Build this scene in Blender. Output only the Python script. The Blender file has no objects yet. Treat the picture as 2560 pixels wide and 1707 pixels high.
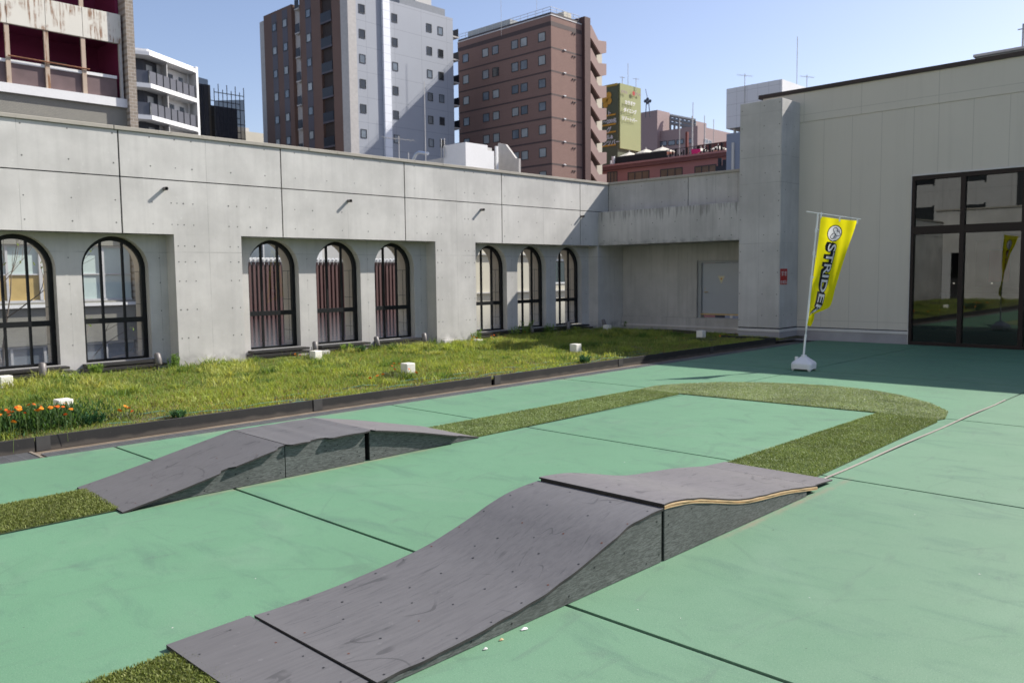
import bpy, math, random
import numpy as np
from mathutils import Vector, Matrix
random.seed(7)
RNG = np.random.default_rng(11)
S = bpy.context.scene
COL = S.collection
rad = math.radians

# ------------------------------------------------------------------ camera
CAM_H = 1.6
YAW, PITCH, ROLL, FPX = -0.76901741, 0.08041675, -0.01152762, 2074.67
def cam_axes():
    cy, sy, cp, sp, cr, sr = math.cos(YAW), math.sin(YAW), math.cos(PITCH), math.sin(PITCH), math.cos(ROLL), math.sin(ROLL)
    fwd = Vector((sy*cp, cy*cp, -sp)); right = Vector((cy, -sy, 0)); up = right.cross(fwd)
    return cr*right + sr*up, -sr*right + cr*up, fwd
RIGHT, UP, FWD = cam_axes()
CAMP = Vector((0, 0, CAM_H))
cd = bpy.data.cameras.new('camera'); cam = bpy.data.objects.new('camera', cd); COL.objects.link(cam)
cam.matrix_world = Matrix(((RIGHT.x, UP.x, -FWD.x, 0), (RIGHT.y, UP.y, -FWD.y, 0), (RIGHT.z, UP.z, -FWD.z, CAM_H), (0, 0, 0, 1)))
cd.sensor_width = 36; cd.lens = FPX/2560*36; cd.clip_start = 0.05; cd.clip_end = 6000
cd.dof.use_dof = True; cd.dof.focus_distance = 5.2; cd.dof.aperture_fstop = 4.5
S.camera = cam
# survey helper: point of the photograph (2560 x 1707 pixels) on a known plane of the place
def ray(px, py): return RIGHT*((px-1280)/FPX) + UP*(-(py-853.5)/FPX) + FWD
def onX(px, py, X): d = ray(px, py); return CAMP + d*(X/d.x)
def onY(px, py, Y): d = ray(px, py); return CAMP + d*(Y/d.y)
def onZ(px, py, Z): d = ray(px, py); return CAMP + d*((Z-CAM_H)/d.z)
def at(px, py, D): return CAMP + ray(px, py)*D

# ------------------------------------------------------------------ sky, sun, exposure
SUNV = Vector((0.47, 1.14, 1.0)).normalized()
sun_el = math.asin(SUNV.z); sun_az = math.atan2(SUNV.x, SUNV.y)
W = bpy.data.worlds.new("World"); S.world = W; W.use_nodes = True
wn = W.node_tree.nodes; wl = W.node_tree.links
bg = wn['Background']; sky = wn.new('ShaderNodeTexSky')
sky.sky_type = 'NISHITA'; sky.sun_disc = False; sky.sun_elevation = sun_el; sky.sun_rotation = sun_az
sky.air_density = 1.0; sky.dust_density = 0.9; sky.ozone_density = 1.5; sky.altitude = 20
tint = wn.new('ShaderNodeMix'); tint.data_type = 'RGBA'; tint.blend_type = 'MULTIPLY'; tint.inputs[0].default_value = 1; tint.inputs[7].default_value = (1.08, 0.97, 1.0, 1)
wl.new(sky.outputs[0], tint.inputs[6]); wl.new(tint.outputs[2], bg.inputs[0]); bg.inputs[1].default_value = 0.100
sl = bpy.data.lights.new('sun', 'SUN'); sl.energy = 4.6; sl.angle = rad(0.53); sl.color = (1.0, 0.95, 0.87)
so = bpy.data.objects.new('sun', sl); COL.objects.link(so)
so.rotation_euler = SUNV.to_track_quat('Z', 'Y').to_euler(); so.location = (5, 12, 40)
S.view_settings.view_transform = 'Standard'; S.view_settings.look = 'None'
S.view_settings.exposure = 0.75; S.view_settings.gamma = 1

# ------------------------------------------------------------------ materials
def srgb(r, g, b):
    f = lambda c: c/12.92 if c <= 0.04045 else ((c+0.055)/1.055)**2.4
    return (f(r/255), f(g/255), f(b/255))
class NT:
    def __init__(s, name):
        s.m = bpy.data.materials.new(name); s.m.use_nodes = True
        s.n = s.m.node_tree.nodes; s.l = s.m.node_tree.links
        s.b = s.n['Principled BSDF']; s.out = s.n['Material Output']
        s.pos = s.n.new('ShaderNodeNewGeometry').outputs['Position']
    def math(s, op, a, b=None, c=None, clamp=False):
        x = s.n.new('ShaderNodeMath'); x.operation = op; x.use_clamp = clamp
        for i, v in enumerate((a, b, c)):
            if v is None: continue
            if isinstance(v, (int, float)): x.inputs[i].default_value = v
            else: s.l.new(v, x.inputs[i])
        return x.outputs[0]
    def scale(s, v, vec=None):
        x = s.n.new('ShaderNodeMapping'); x.inputs['Scale'].default_value = v
        s.l.new(vec or s.pos, x.inputs['Vector']); return x.outputs[0]
    def noise(s, sc, detail=3, rough=0.55, vec=None, dist=0):
        x = s.n.new('ShaderNodeTexNoise'); x.inputs['Scale'].default_value = sc; x.inputs['Detail'].default_value = detail
        x.inputs['Roughness'].default_value = rough; x.inputs['Distortion'].default_value = dist
        s.l.new(vec or s.pos, x.inputs['Vector']); return x.outputs[0]
    def ramp(s, f, lo, hi, a=0.0, b=1.0):
        x = s.n.new('ShaderNodeMapRange'); x.interpolation_type = 'SMOOTHSTEP'
        for k, v in (('From Min', lo), ('From Max', hi), ('To Min', a), ('To Max', b)): x.inputs[k].default_value = v
        s.l.new(f, x.inputs['Value']); return x.outputs[0]
    def mix(s, f, a, b, mode='MIX'):
        x = s.n.new('ShaderNodeMix'); x.data_type = 'RGBA'; x.blend_type = mode
        for i, v in ((0, f), (6, a), (7, b)):
            if isinstance(v, (int, float)): x.inputs[i].default_value = v
            elif isinstance(v, tuple): x.inputs[i].default_value = (*v, 1) if len(v) == 3 else v
            else: s.l.new(v, x.inputs[i])
        return x.outputs[2]
    def xyz(s):
        x = s.n.new('ShaderNodeSeparateXYZ'); s.l.new(s.pos, x.inputs[0]); return x.outputs
    def bump(s, h, st=0.3, d=0.01):
        x = s.n.new('ShaderNodeBump'); x.inputs['Strength'].default_value = st; x.inputs['Distance'].default_value = d
        s.l.new(h, x.inputs['Height']); s.l.new(x.outputs[0], s.b.inputs['Normal'])
    def line(s, c, period, off, w):            # 1 on thin lines of a periodic grid
        t = s.math('FRACT', s.math('DIVIDE', s.math('SUBTRACT', c, off - w/2), period))
        return s.math('LESS_THAN', t, w/period)
    def lines(s, c, vals, w):
        o = None
        for v in vals:
            t = s.math('LESS_THAN', s.math('ABSOLUTE', s.math('SUBTRACT', c, v)), w/2)
            o = t if o is None else s.math('MAXIMUM', o, t)
        return o
    def done(s, col, rough=0.6, spec=0.3, metal=0.0):
        if isinstance(col, tuple): s.b.inputs['Base Color'].default_value = (*col, 1)
        else: s.l.new(col, s.b.inputs['Base Color'])
        if isinstance(rough, (int, float)): s.b.inputs['Roughness'].default_value = rough
        else: s.l.new(rough, s.b.inputs['Roughness'])
        s.b.inputs['Specular IOR Level'].default_value = spec; s.b.inputs['Metallic'].default_value = metal
        return s.m
def mul(c, k): return tuple(min(1, x*k) for x in c)
def M(name, col, rough=0.6, var=0.12, sc=3.0, bump=0.0, bsc=80.0, spec=0.3, metal=0.0, fine=0.06):
    t = NT(name)
    c = t.mix(t.noise(sc, 4), mul(col, 1-var*1.6), mul(col, 1+var*1.6))
    c = t.mix(t.noise(sc*23, 2), t.mix(1.0, c, (1-fine*2,)*3, 'MULTIPLY'), c)
    if bump: t.bump(t.noise(bsc, 3), bump, 0.004)
    return t.done(c, rough, spec, metal)
def concrete(name, col, axis, seams, pours=(), drip=None, streak=0.10):
    t = NT(name); x, y, z = t.xyz(); h = y if axis == 'y' else x
    c = t.mix(t.ramp(t.noise(0.9, 5, 0.6), 0.3, 0.72), mul(col, 0.84), mul(col, 1.1))
    st = t.noise(1.0, 4, 0.6, t.scale((7, 7, 0.5)))
    c = t.mix(t.ramp(st, 0.42, 0.72, 0, streak*2), c, mul(col, 0.62))
    c = t.mix(t.ramp(t.noise(38, 3, 0.7), 0.60, 0.74, 0, 0.22), c, mul(col, 0.55))
    c = t.mix(t.ramp(t.noise(9, 3, 0.7), 0.62, 0.80, 0, 0.35), c, mul(col, 1.25))
    br = t.ramp(t.noise(2.2, 2), 0.35, 0.65, 0.15, 1.0)
    ln = t.math('MULTIPLY', t.line(h, seams[0], seams[1], 0.010), br)
    if pours: ln = t.math('MAXIMUM', ln, t.math('MULTIPLY', t.lines(z, pours, 0.014), br))
    c = t.mix(t.math('MULTIPLY', ln, 0.45), c, mul(col, 0.35))
    if drip:      # dark rain runs below an upper edge and dirt along a lower edge
        ztop, zbot, strength = drip
        run = t.noise(1.0, 5, 0.7, t.scale((15, 15, 0.9)))
        fall = t.ramp(z, ztop-0.55, ztop, 0.0, 1.0)
        m = t.ramp(t.math('ADD', run, t.math('MULTIPLY', fall, 0.22)), 0.66, 0.80)
        low = t.math('MULTIPLY', t.ramp(z, zbot, zbot+0.16, 1, 0), t.ramp(t.noise(6, 3), 0.35, 0.7))
        m = t.math('MULTIPLY', t.math('MAXIMUM', m, low), strength)
        c = t.mix(m, c, mul(col, 0.18))
    t.bump(t.noise(60, 4, 0.7), 0.25, 0.003)
    return t.done(c, 0.85, 0.2)

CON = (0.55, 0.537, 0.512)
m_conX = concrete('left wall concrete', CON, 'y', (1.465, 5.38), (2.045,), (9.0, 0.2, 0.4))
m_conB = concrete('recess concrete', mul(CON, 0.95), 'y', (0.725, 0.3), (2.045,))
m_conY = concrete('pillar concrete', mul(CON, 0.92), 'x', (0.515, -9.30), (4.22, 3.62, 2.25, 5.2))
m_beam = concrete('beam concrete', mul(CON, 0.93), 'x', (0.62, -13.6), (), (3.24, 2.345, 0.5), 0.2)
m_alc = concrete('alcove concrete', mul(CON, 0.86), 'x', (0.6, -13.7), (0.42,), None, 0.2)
def mk_coping():
    t = NT('coping'); x, y, z = t.xyz()
    c = t.mix(t.noise(1.5, 4), (0.30, 0.28, 0.24), (0.44, 0.41, 0.36))
    c = t.mix(t.ramp(t.noise(14, 4, 0.7), 0.55, 0.75, 0, 0.6), c, (0.12, 0.11, 0.09))
    return t.done(c, 0.9, 0.15)
m_coping = mk_coping()
m_joint = M('joint shadow gap', (0.05, 0.055, 0.06), 0.9)
m_hole = M('tie hole shade', (0.16, 0.16, 0.15), 0.9, 0.3, 9)
m_cream = M('cream reveal', (0.74, 0.66, 0.54), 0.7, 0.06, 2)
m_blackm = M('black window metal', (0.010, 0.011, 0.012), 0.5, 0.2, 6, spec=0.25)
m_brownm = M('dark bronze door metal', (0.026, 0.018, 0.016), 0.5, 0.1, 6, spec=0.2)
m_sill = M('dark sill metal', (0.036, 0.034, 0.033), 0.5, 0.2, 5)
def mk_deck():
    t = NT('green deck coating'); x, y, z = t.xyz()
    base = (0.112, 0.240, 0.143)
    c = t.mix(t.ramp(t.noise(0.35, 3), 0.3, 0.7), mul(base, 0.93), mul(base, 1.08))
    c = t.mix(t.ramp(t.math('ADD', x, t.math('MULTIPLY', t.noise(0.5, 3), 2.5)), -3.2, 0.6, 0, 0.55), c, (0.150, 0.222, 0.158))   # worn, greyer coating on the open side; left kept deeper, painting lens falloff
    c = t.mix(t.ramp(t.noise(0.7, 5, 0.65), 0.45, 0.68, 0, 0.45), c, mul(base, 0.80))
    sm = t.noise(1.0, 6, 0.66, t.scale((1.3, 4.2, 1)), 0.8)
    c = t.mix(t.ramp(sm, 0.50, 0.70, 0, 0.50), c, (0.078, 0.150, 0.108))
    sm2 = t.noise(1.0, 5, 0.62, t.scale((5.2, 1.6, 1)), 1.6)
    c = t.mix(t.ramp(sm2, 0.55, 0.72, 0, 0.40), c, (0.095, 0.15, 0.115))
    c = t.mix(t.ramp(t.noise(0.9, 5, 0.6, t.scale((1, 1, 1)), 1.0), 0.52, 0.72, 0, 0.30), c, (0.165, 0.265, 0.185))
    c = t.mix(t.ramp(t.noise(170, 2, 0.7), 0.54, 0.70, 0, 0.50), c, (0.25, 0.36, 0.28))
    c = t.mix(t.ramp(t.noise(130, 3, 0.7), 0.54, 0.70, 0, 0.55), c, (0.055, 0.105, 0.075))
    for sc_, k_, w_ in ((0.55, 0.5, 0.010), (0.8, 0.45, 0.008)):      # faint curved tyre marks
        n_ = t.noise(sc_, 1, 0.4, None, 0.5); ln = t.ramp(t.math('ABSOLUTE', t.math('SUBTRACT', n_, k_)), w_*0.3, w_, 1, 0)
        c = t.mix(t.math('MULTIPLY', ln, t.ramp(t.noise(0.9+sc_, 3), 0.45, 0.62, 0, 0.22)), c, (0.075, 0.125, 0.095))
    # brown dust gathered along the feet of the two ramp rows
    def dirt(x0, w, y0, y1):
        dx = t.math('ABSOLUTE', t.math('SUBTRACT', x, x0))
        a = t.ramp(t.math('ADD', dx, t.math('MULTIPLY', t.noise(7, 4), 0.06)), 0.025, w+0.03, 1, 0)
        return t.math('MULTIPLY', a, t.math('MULTIPLY', t.ramp(y, y0, y0+0.25), t.ramp(y, y1-0.4, y1, 1, 0)))
    d = t.math('MAXIMUM', dirt(-5.83, 0.055, 2.0, 5.2), t.math('MULTIPLY', dirt(-2.51, 0.05, 4.3, 6.5), 1.0))
    c = t.mix(t.math('MULTIPLY', d, t.ramp(t.noise(5, 4), 0.3, 0.7, 0.15, 0.75)), c, (0.235, 0.20, 0.145))
    g = t.math('MULTIPLY', t.ramp(x, -8.22, -7.95, 1, 0), t.ramp(t.noise(3, 4), 0.4, 0.7))
    c = t.mix(t.math('MULTIPLY', g, 0.45), c, (0.22, 0.22, 0.16))
    t.bump(t.noise(350, 2), 0.35, 0.002)
    return t.done(c, 0.72, 0.25)
m_deck = mk_deck()
m_filler = M('dark joint filler', (0.075, 0.070, 0.066), 0.9, 0.25, 6)
m_dirt = M('brown gutter dirt', (0.17, 0.135, 0.10), 0.95, 0.5, 3.2, 0.4, 60)
m_soil = M('bed soil', (0.085, 0.080, 0.035), 0.95, 0.45, 2.5, 0.5, 40)
def mk_board():
    t = NT('black plastic board'); x, y, z = t.xyz()
    c = t.mix(t.noise(3, 4), (0.016, 0.016, 0.017), (0.038, 0.036, 0.034))
    e = t.math('ADD', z, t.math('MULTIPLY', t.noise(4, 4), -0.07))
    c = t.mix(t.math('MULTIPLY', t.ramp(e, -0.02, 0.02, 1, 0), 0.7), c, (0.11, 0.095, 0.08))
    c = t.mix(t.ramp(t.noise(22, 4, 0.7), 0.62, 0.72, 0, 0.35), c, (0.12, 0.11, 0.10)); return t.done(c, 0.6, 0.3)
m_board = mk_board()
m_galv = M('galvanised grate', (0.24, 0.245, 0.25), 0.42, 0.2, 4, metal=0.6, spec=0.5)
def mk_ply(name, base, axis):
    t = NT(name)
    sc = (3, 60, 60) if axis == 'x' else ((60, 4, 60))
    c = t.mix(t.noise(1.1, 4, 0.6), mul(base, 0.80), mul(base, 1.18))
    c = t.mix(t.ramp(t.noise(1, 3, 0.6, t.scale(sc)), 0.35, 0.75, 0, 0.5), c, mul(base, 0.68))
    c = t.mix(t.ramp(t.noise(1, 4, 0.7, t.scale((34, 3.2, 3.2)), 1.2), 0.60, 0.68, 0, 0.55), c, mul(base, 0.45))
    c = t.mix(t.ramp(t.noise(2.3, 4, 0.6), 0.55, 0.75, 0, 0.5), c, mul(base, 0.72))
    for sc_, k_, w_ in (((2.2, 0.5, 1), 0.5, 0.006), ((1.2, 1.5, 1), 0.46, 0.004), ((5, 0.8, 1), 0.55, 0.007)):
        n_ = t.noise(1, 1, 0.4, t.scale(sc_), 0.8)
        ln = t.math('LESS_THAN', t.math('ABSOLUTE', t.math('SUBTRACT', n_, k_)), w_)
        c = t.mix(t.math('MULTIPLY', ln, t.ramp(t.noise(2.1+sc_[0], 2), 0.48, 0.62, 0, 0.6)), c, mul(base, 0.4))
    c = t.mix(t.ramp(t.noise(26, 3, 0.7), 0.64, 0.72, 0, 0.35), c, mul(base, 1.5))
    t.bump(t.noise(180, 3, 0.7), 0.12, 0.002)
    return t.done(c, 0.55, 0.35)
m_ply = mk_ply('grey film faced plywood', (0.128, 0.125, 0.128), 'y')
m_plyl = mk_ply('pale worn plywood', (0.165, 0.155, 0.156), 'y')
def mk_side():
    t = NT('brushed dark plywood side'); base = (0.078, 0.083, 0.080)
    c = t.mix(t.ramp(t.noise(1, 4, 0.75, t.scale((90, 22, 150)), 0.4), 0.32, 0.72), mul(base, 0.60), mul(base, 2.0))
    c = t.mix(t.ramp(t.noise(2.2, 4, 0.6), 0.35, 0.75, 0, 0.6), c, mul(base, 0.75))
    t.bump(t.noise(1, 3, 0.6, t.scale((60, 20, 160))), 0.25, 0.002)
    return t.done(c, 0.6, 0.3)
m_side = mk_side()
m_plyedge = M('black plywood edge', (0.035, 0.033, 0.032), 0.8, 0.3, 20)
m_wood1 = M('pale ply layer', (0.50, 0.36, 0.20), 0.8, 0.3, 12)
m_wood2 = M('orange ply layer', (0.36, 0.19, 0.075), 0.8, 0.3, 12)
m_screw = M('dark screw', (0.02, 0.02, 0.022), 0.5, 0.2, 20)
m_rust = M('rusty screw', (0.12, 0.045, 0.03), 0.8, 0.2, 20)
m_white = M('white plastic', (0.78, 0.78, 0.77), 0.45, 0.04, 5, spec=0.4)
m_cube = M('white cube light', (0.80, 0.78, 0.70), 0.5, 0.08, 8)
m_lampm = M('grey spotlight metal', (0.17, 0.155, 0.15), 0.45, 0.15, 9, spec=0.4)
m_panel = None
def mk_panel():
    t = NT('cream wall panel'); x, y, z = t.xyz(); base = (0.57, 0.535, 0.465)
    c = t.mix(t.noise(0.8, 4), mul(base, 0.95), mul(base, 1.05))
    low = t.math('LESS_THAN', z, 5.02)
    a = t.math('MULTIPLY', t.lines(x, [-8.20, -7.56, -6.92, -6.26, -5.77, -5.12, -4.47, -3.82, -3.17, -2.52, -1.87, -1.2, -0.5], 0.012), low)
    b = t.math('MULTIPLY', t.lines(x, [-8.677, -7.366, -5.78, -4.2, -2.6, -1.0], 0.014), t.math('GREATER_THAN', z, 5.02))
    ln = t.math('MAXIMUM', t.math('MAXIMUM', a, b), t.lines(z, [5.19, 0.46], 0.012))
    c = t.mix(t.math('MULTIPLY', ln, 0.33), c, mul(base, 0.35))
    c = t.mix(t.ramp(t.noise(1, 3, 0.6, t.scale((6, 6, 0.3))), 0.5, 0.8, 0, 0.18), c, mul(base, 0.7))
    return t.done(c, 0.6, 0.25)
m_panel = mk_panel()
m_plinth = M('grey plinth', (0.36, 0.35, 0.36), 0.85, 0.15, 2)
m_stripe = M('pale flashing', (0.62, 0.60, 0.58), 0.6, 0.08, 3)
m_trim = M('dark brown roof trim', (0.045, 0.032, 0.028), 0.5, 0.1, 3)
m_dark = M('dark interior', (0.035, 0.035, 0.036), 0.9)
m_intwall = M('interior grey', (0.22, 0.21, 0.20), 0.9)
m_red = M('red sign', (0.42, 0.025, 0.022), 0.55, 0.06, 8)
m_paint = M('white lettering', (0.70, 0.70, 0.70), 0.6, 0.04)
m_doorm = M('pale blue grey steel door', (0.40, 0.43, 0.47), 0.45, 0.04, 2, spec=0.4)
m_frm = M('grey door frame', (0.33, 0.35, 0.36), 0.5, 0.05)
m_brass = M('brass', (0.55, 0.42, 0.22), 0.4, 0.1, metal=0.7)
def mk_cloth(name, col):
    t = NT(name); n = t.n; l = t.l
    d = n.new('ShaderNodeBsdfDiffuse'); tr = n.new('ShaderNodeBsdfTranslucent'); mx = n.new('ShaderNodeMixShader')
    c = t.mix(t.noise(6, 3), mul(col, 0.94), mul(col, 1.05))
    l.new(c, d.inputs[0]); l.new(c, tr.inputs[0]); mx.inputs[0].default_value = 0.58
    l.new(d.outputs[0], mx.inputs[1]); l.new(tr.outputs[0], mx.inputs[2]); l.new(mx.outputs[0], t.out.inputs[0])
    return t.m
m_yel = mk_cloth('yellow banner cloth', (0.95, 0.85, 0.015))
m_bwhite = mk_cloth('banner white print', (0.80, 0.80, 0.80))
m_bgrey = mk_cloth('banner grey print', (0.42, 0.42, 0.44))
m_bblack = M('banner black print', (0.012, 0.013, 0.016), 0.7)
def mk_glass(name, tint, refl):
    t = NT(name); n = t.n; l = t.l
    g = n.new('ShaderNodeBsdfGlossy'); g.inputs['Roughness'].default_value = 0.004; g.inputs[0].default_value = (0.9, 0.95, 0.95, 1)
    tr = n.new('ShaderNodeBsdfTransparent'); tr.inputs[0].default_value = (*tint, 1)
    f = n.new('ShaderNodeFresnel'); f.inputs[0].default_value = 1.5
    k = t.math('ADD', t.math('MULTIPLY', f.outputs[0], 1.0), refl, None, True)
    mx = n.new('ShaderNodeMixShader'); l.new(k, mx.inputs[0]); l.new(tr.outputs[0], mx.inputs[1]); l.new(g.outputs[0], mx.inputs[2])
    l.new(mx.outputs[0], t.out.inputs[0]); return t.m
m_glass = mk_glass('arch window glass', (0.90, 0.92, 0.91), 0.02)
m_dglass = mk_glass('tinted door glass', (0.55, 0.56, 0.55), 0.05)
def mk_frost():
    t = NT('half frosted lower glass'); n = t.n; l = t.l
    x, y, z = t.xyz()
    d = n.new('ShaderNodeBsdfDiffuse'); d.inputs[0].default_value = (0.40, 0.42, 0.46, 1)
    tl = n.new('ShaderNodeBsdfTranslucent'); tl.inputs[0].default_value = (0.40, 0.42, 0.46, 1)
    dm = n.new('ShaderNodeMixShader'); l.new(d.outputs[0], dm.inputs[1]); l.new(tl.outputs[0], dm.inputs[2])
    tr = n.new('ShaderNodeBsdfTransparent'); tr.inputs[0].default_value = (0.9, 0.93, 0.93, 1)
    mx = n.new('ShaderNodeMixShader'); l.new(t.ramp(z, 0.15, 1.0, 0.50, 0.0), mx.inputs[0])
    l.new(tr.outputs[0], mx.inputs[1]); l.new(dm.outputs[0], mx.inputs[2]); l.new(mx.outputs[0], t.out.inputs[0]); return t.m
m_frost = mk_frost()
m_pane = M('far window pane', (0.16, 0.19, 0.22), 0.15, 0.5, 0.5, spec=0.6)
m_paned = M('dark far window pane', (0.03, 0.035, 0.04), 0.12, 0.4, 0.5, spec=0.6)
m_panel_curt = M('curtained far window', (0.34, 0.36, 0.36), 0.3, 0.35, 0.6, spec=0.5)
m_frost2 = M('frosted window pane', (0.50, 0.60, 0.57), 0.35, 0.08, 1.2, spec=0.4)
m_frame_l = M('pale window frame', (0.55, 0.55, 0.56), 0.5)
m_frame_d = M('dark window frame', (0.04, 0.045, 0.05), 0.5)

# ------------------------------------------------------------------ mesh helpers
class MB:
    def __init__(s): s.v = []; s.f = []; s.mi = []; s.cur = 0
    def add(s, vs, fs):
        o = len(s.v); s.v += [tuple(v) for v in vs]; s.f += [tuple(i+o for i in f) for f in fs]; s.mi += [s.cur]*len(fs); return s
    def mat(s, i): s.cur = i; return s
    def box(s, x0, x1, y0, y1, z0, z1):
        vs = [(x, y, z) for z in (z0, z1) for y in (y0, y1) for x in (x0, x1)]
        return s.add(vs, [(0, 2, 3, 1), (4, 5, 7, 6), (0, 1, 5, 4), (2, 6, 7, 3), (0, 4, 6, 2), (1, 3, 7, 5)])
    def quad(s, a, b, c, d): return s.add([a, b, c, d], [(0, 1, 2, 3)])
    def prism(s, pts, d):      # pts: loop of 3D points, d: extrusion vector
        n = len(pts); d = Vector(d); vs = [Vector(p) for p in pts]; vs += [p+d for p in vs]
        return s.add(vs, [tuple(range(n)), tuple(range(2*n-1, n-1, -1))] + [(i, i+n, (i+1) % n+n, (i+1) % n) for i in range(n)])
    def tube(s, path, r, n=8, cap=True):
        path = [Vector(p) for p in path]; rs = r if isinstance(r, (list, tuple)) else [r]*len(path); vs = []
        for i, p in enumerate(path):
            t = (path[min(i+1, len(path)-1)] - path[max(i-1, 0)]).normalized()
            a = t.cross(Vector((0, 0, 1)) if abs(t.z) < 0.9 else Vector((1, 0, 0))).normalized(); b = t.cross(a)
            vs += [p + (a*math.cos(2*math.pi*k/n) + b*math.sin(2*math.pi*k/n))*rs[i] for k in range(n)]
        fs = [(i*n+k, i*n+(k+1) % n, (i+1)*n+(k+1) % n, (i+1)*n+k) for i in range(len(path)-1) for k in range(n)]
        if cap: fs += [tuple(range(n-1, -1, -1)), tuple(range((len(path)-1)*n, len(path)*n))]
        return s.add(vs, fs)
    def disc(s, c, nrm, r, n=10):
        c = Vector(c); nrm = Vector(nrm).normalized(); a = nrm.cross(Vector((0, 0, 1)) if abs(nrm.z) < 0.9 else Vector((1, 0, 0))).normalized(); b = nrm.cross(a)
        return s.add([c + (a*math.cos(2*math.pi*k/n)+b*math.sin(2*math.pi*k/n))*r for k in range(n)], [tuple(range(n))])
    def grid(s, rows):
        m = len(rows[0]); vs = [p for r in rows for p in r]
        return s.add(vs, [(i*m+j, i*m+j+1, (i+1)*m+j+1, (i+1)*m+j) for i in range(len(rows)-1) for j in range(m-1)])
    def build(s, name, mats, parent=None, smooth=False, bevel=0.0):
        me = bpy.data.meshes.new(name); me.from_pydata(s.v, [], s.f)
        for m in (mats if isinstance(mats, (list, tuple)) else [mats]): me.materials.append(m)
        me.polygons.foreach_set('material_index', s.mi)
        if smooth: me.polygons.foreach_set('use_smooth', [True]*len(s.f))
        me.update(); return link(name, me, parent, bevel)
def wloc(o):
    v = Vector((0, 0, 0))
    while o: v += o.location; o = o.parent
    return v
def link(name, me, parent=None, bevel=0.0):
    o = bpy.data.objects.new(name, me); COL.objects.link(o)
    if parent: o.parent = parent; o.location = -wloc(parent)
    else:      # origin at the foot of the thing
        n = len(me.vertices); co = np.empty(n*3); me.vertices.foreach_get('co', co); co = co.reshape(-1, 3)
        base = np.array([(co[:, 0].min()+co[:, 0].max())/2, (co[:, 1].min()+co[:, 1].max())/2, co[:, 2].min()])
        me.vertices.foreach_set('co', (co-base).ravel()); me.update(); o.location = base
    if bevel:
        b = o.modifiers.new('bevel', 'BEVEL'); b.width = bevel; b.segments = 2; b.limit_method = 'ANGLE'
    return o
def tag(o, label=None, cat=None, group=None, kind=None):
    for k, v in (('label', label), ('category', cat), ('group', group), ('kind', kind)):
        if v: o[k] = v
    return o
def thing(name, loc, label, cat, group=None):
    o = bpy.data.objects.new(name, None); COL.objects.link(o); o.location = loc; o.empty_display_size = 0.2
    return tag(o, label, cat, group)
def dup(root, loc, label=None, rotz=None):
    r = root.copy(); COL.objects.link(r); r.location = loc
    if rotz is not None: r.rotation_euler = (0, 0, rotz)
    if label: r['label'] = label
    for ch in root.children:
        c = ch.copy(); COL.objects.link(c); c.parent = r
        for g in ch.children:
            d = g.copy(); COL.objects.link(d); d.parent = c
    return r
def interp(pts, x):
    xs = [p[0] for p in pts]
    if x <= xs[0]: return pts[0][1]
    if x >= xs[-1]: return pts[-1][1]
    for i in range(len(pts)-1):
        if xs[i] <= x <= xs[i+1]:
            def sl(k):
                if k <= 0 or k >= len(pts)-1:
                    k2 = 0 if k <= 0 else len(pts)-2
                    return (pts[k2+1][1]-pts[k2][1])/(pts[k2+1][0]-pts[k2][0])
                return (pts[k+1][1]-pts[k-1][1])/(pts[k+1][0]-pts[k-1][0])
            h = xs[i+1]-xs[i]; t = (x-xs[i])/h; m0, m1 = sl(i)*h, sl(i+1)*h; a, b = pts[i][1], pts[i+1][1]
            return (2*t**3-3*t**2+1)*a + (t**3-2*t**2+t)*m0 + (-2*t**3+3*t**2)*b + (t**3-t**2)*m1
def text_mesh(body, size=1.0, offset=0.0, shear=0.0, spacing=1.0, align='LEFT'):
    cu = bpy.data.curves.new('lettering', 'FONT'); cu.body = body; cu.size = size; cu.offset = offset; cu.shear = shear
    cu.space_character = spacing; cu.align_x = align; cu.resolution_u = 3
    o = bpy.data.objects.new('lettering', cu); COL.objects.link(o)
    dg = bpy.context.evaluated_depsgraph_get(); me = o.evaluated_get(dg).to_mesh()
    vs = [v.co.copy() for v in me.vertices]; fs = [tuple(p.vertices) for p in me.polygons]
    o.evaluated_get(dg).to_mesh_clear(); bpy.data.objects.remove(o); bpy.data.curves.remove(cu)
    return vs, fs
def put_text(mb, body, origin, ex, ey, size, **k):
    vs, fs = text_mesh(body, size, **k); origin, ex, ey = Vector(origin), Vector(ex), Vector(ey)
    return mb.add([origin + ex*v.x + ey*v.y for v in vs], fs)

# ================================================================== THE ROOF TERRACE
X0, X1 = -13.984, -14.304          # face of the left wall, back of its recesses
YC, YR, YD = 17.841, 18.754, 18.95 # pillar face, panel wall, alcove back wall
STREET = -9.0
street = MB().box(-3000, 3000, -3000, 3000, STREET-1, STREET).build('street', M('grey street', (0.12, 0.12, 0.12), 0.9, 0.2, 0.05))
tag(street, kind='structure')
# deck: coated slabs with open joints over a dark bed
dk = MB()
XS = [-8.2, -5.905, -2.655, 0.6, 3.9, 7.2]; YS = [-9.0, -6.9, -3.6, -0.31, 2.985, 6.30, 9.60, 12.92, 16.2, 18.74]
g = 0.013
for i in range(len(XS)-1):
    for j in range(len(YS)-1):
        dk.box(XS[i]+(g if i else 0), XS[i+1]-g, YS[j]+g, YS[j+1]-g, -0.10, 0.0)
dk.mat(1).box(-14.0, 7.2, -9.0, 18.74, -0.25, -0.012)
dk.mat(2).box(-8.62, -8.2, -9.0, 17.84, -0.011, -0.006)
tag(dk.build('roof_deck', [m_deck, m_filler, m_dirt]), kind='structure')
# body of the building below the terrace
tag(MB().box(-14.7, 7.2, -9.4, 30, STREET, -0.26).build('podium', M('podium concrete', (0.35, 0.34, 0.33), 0.9)), kind='structure')

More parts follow.
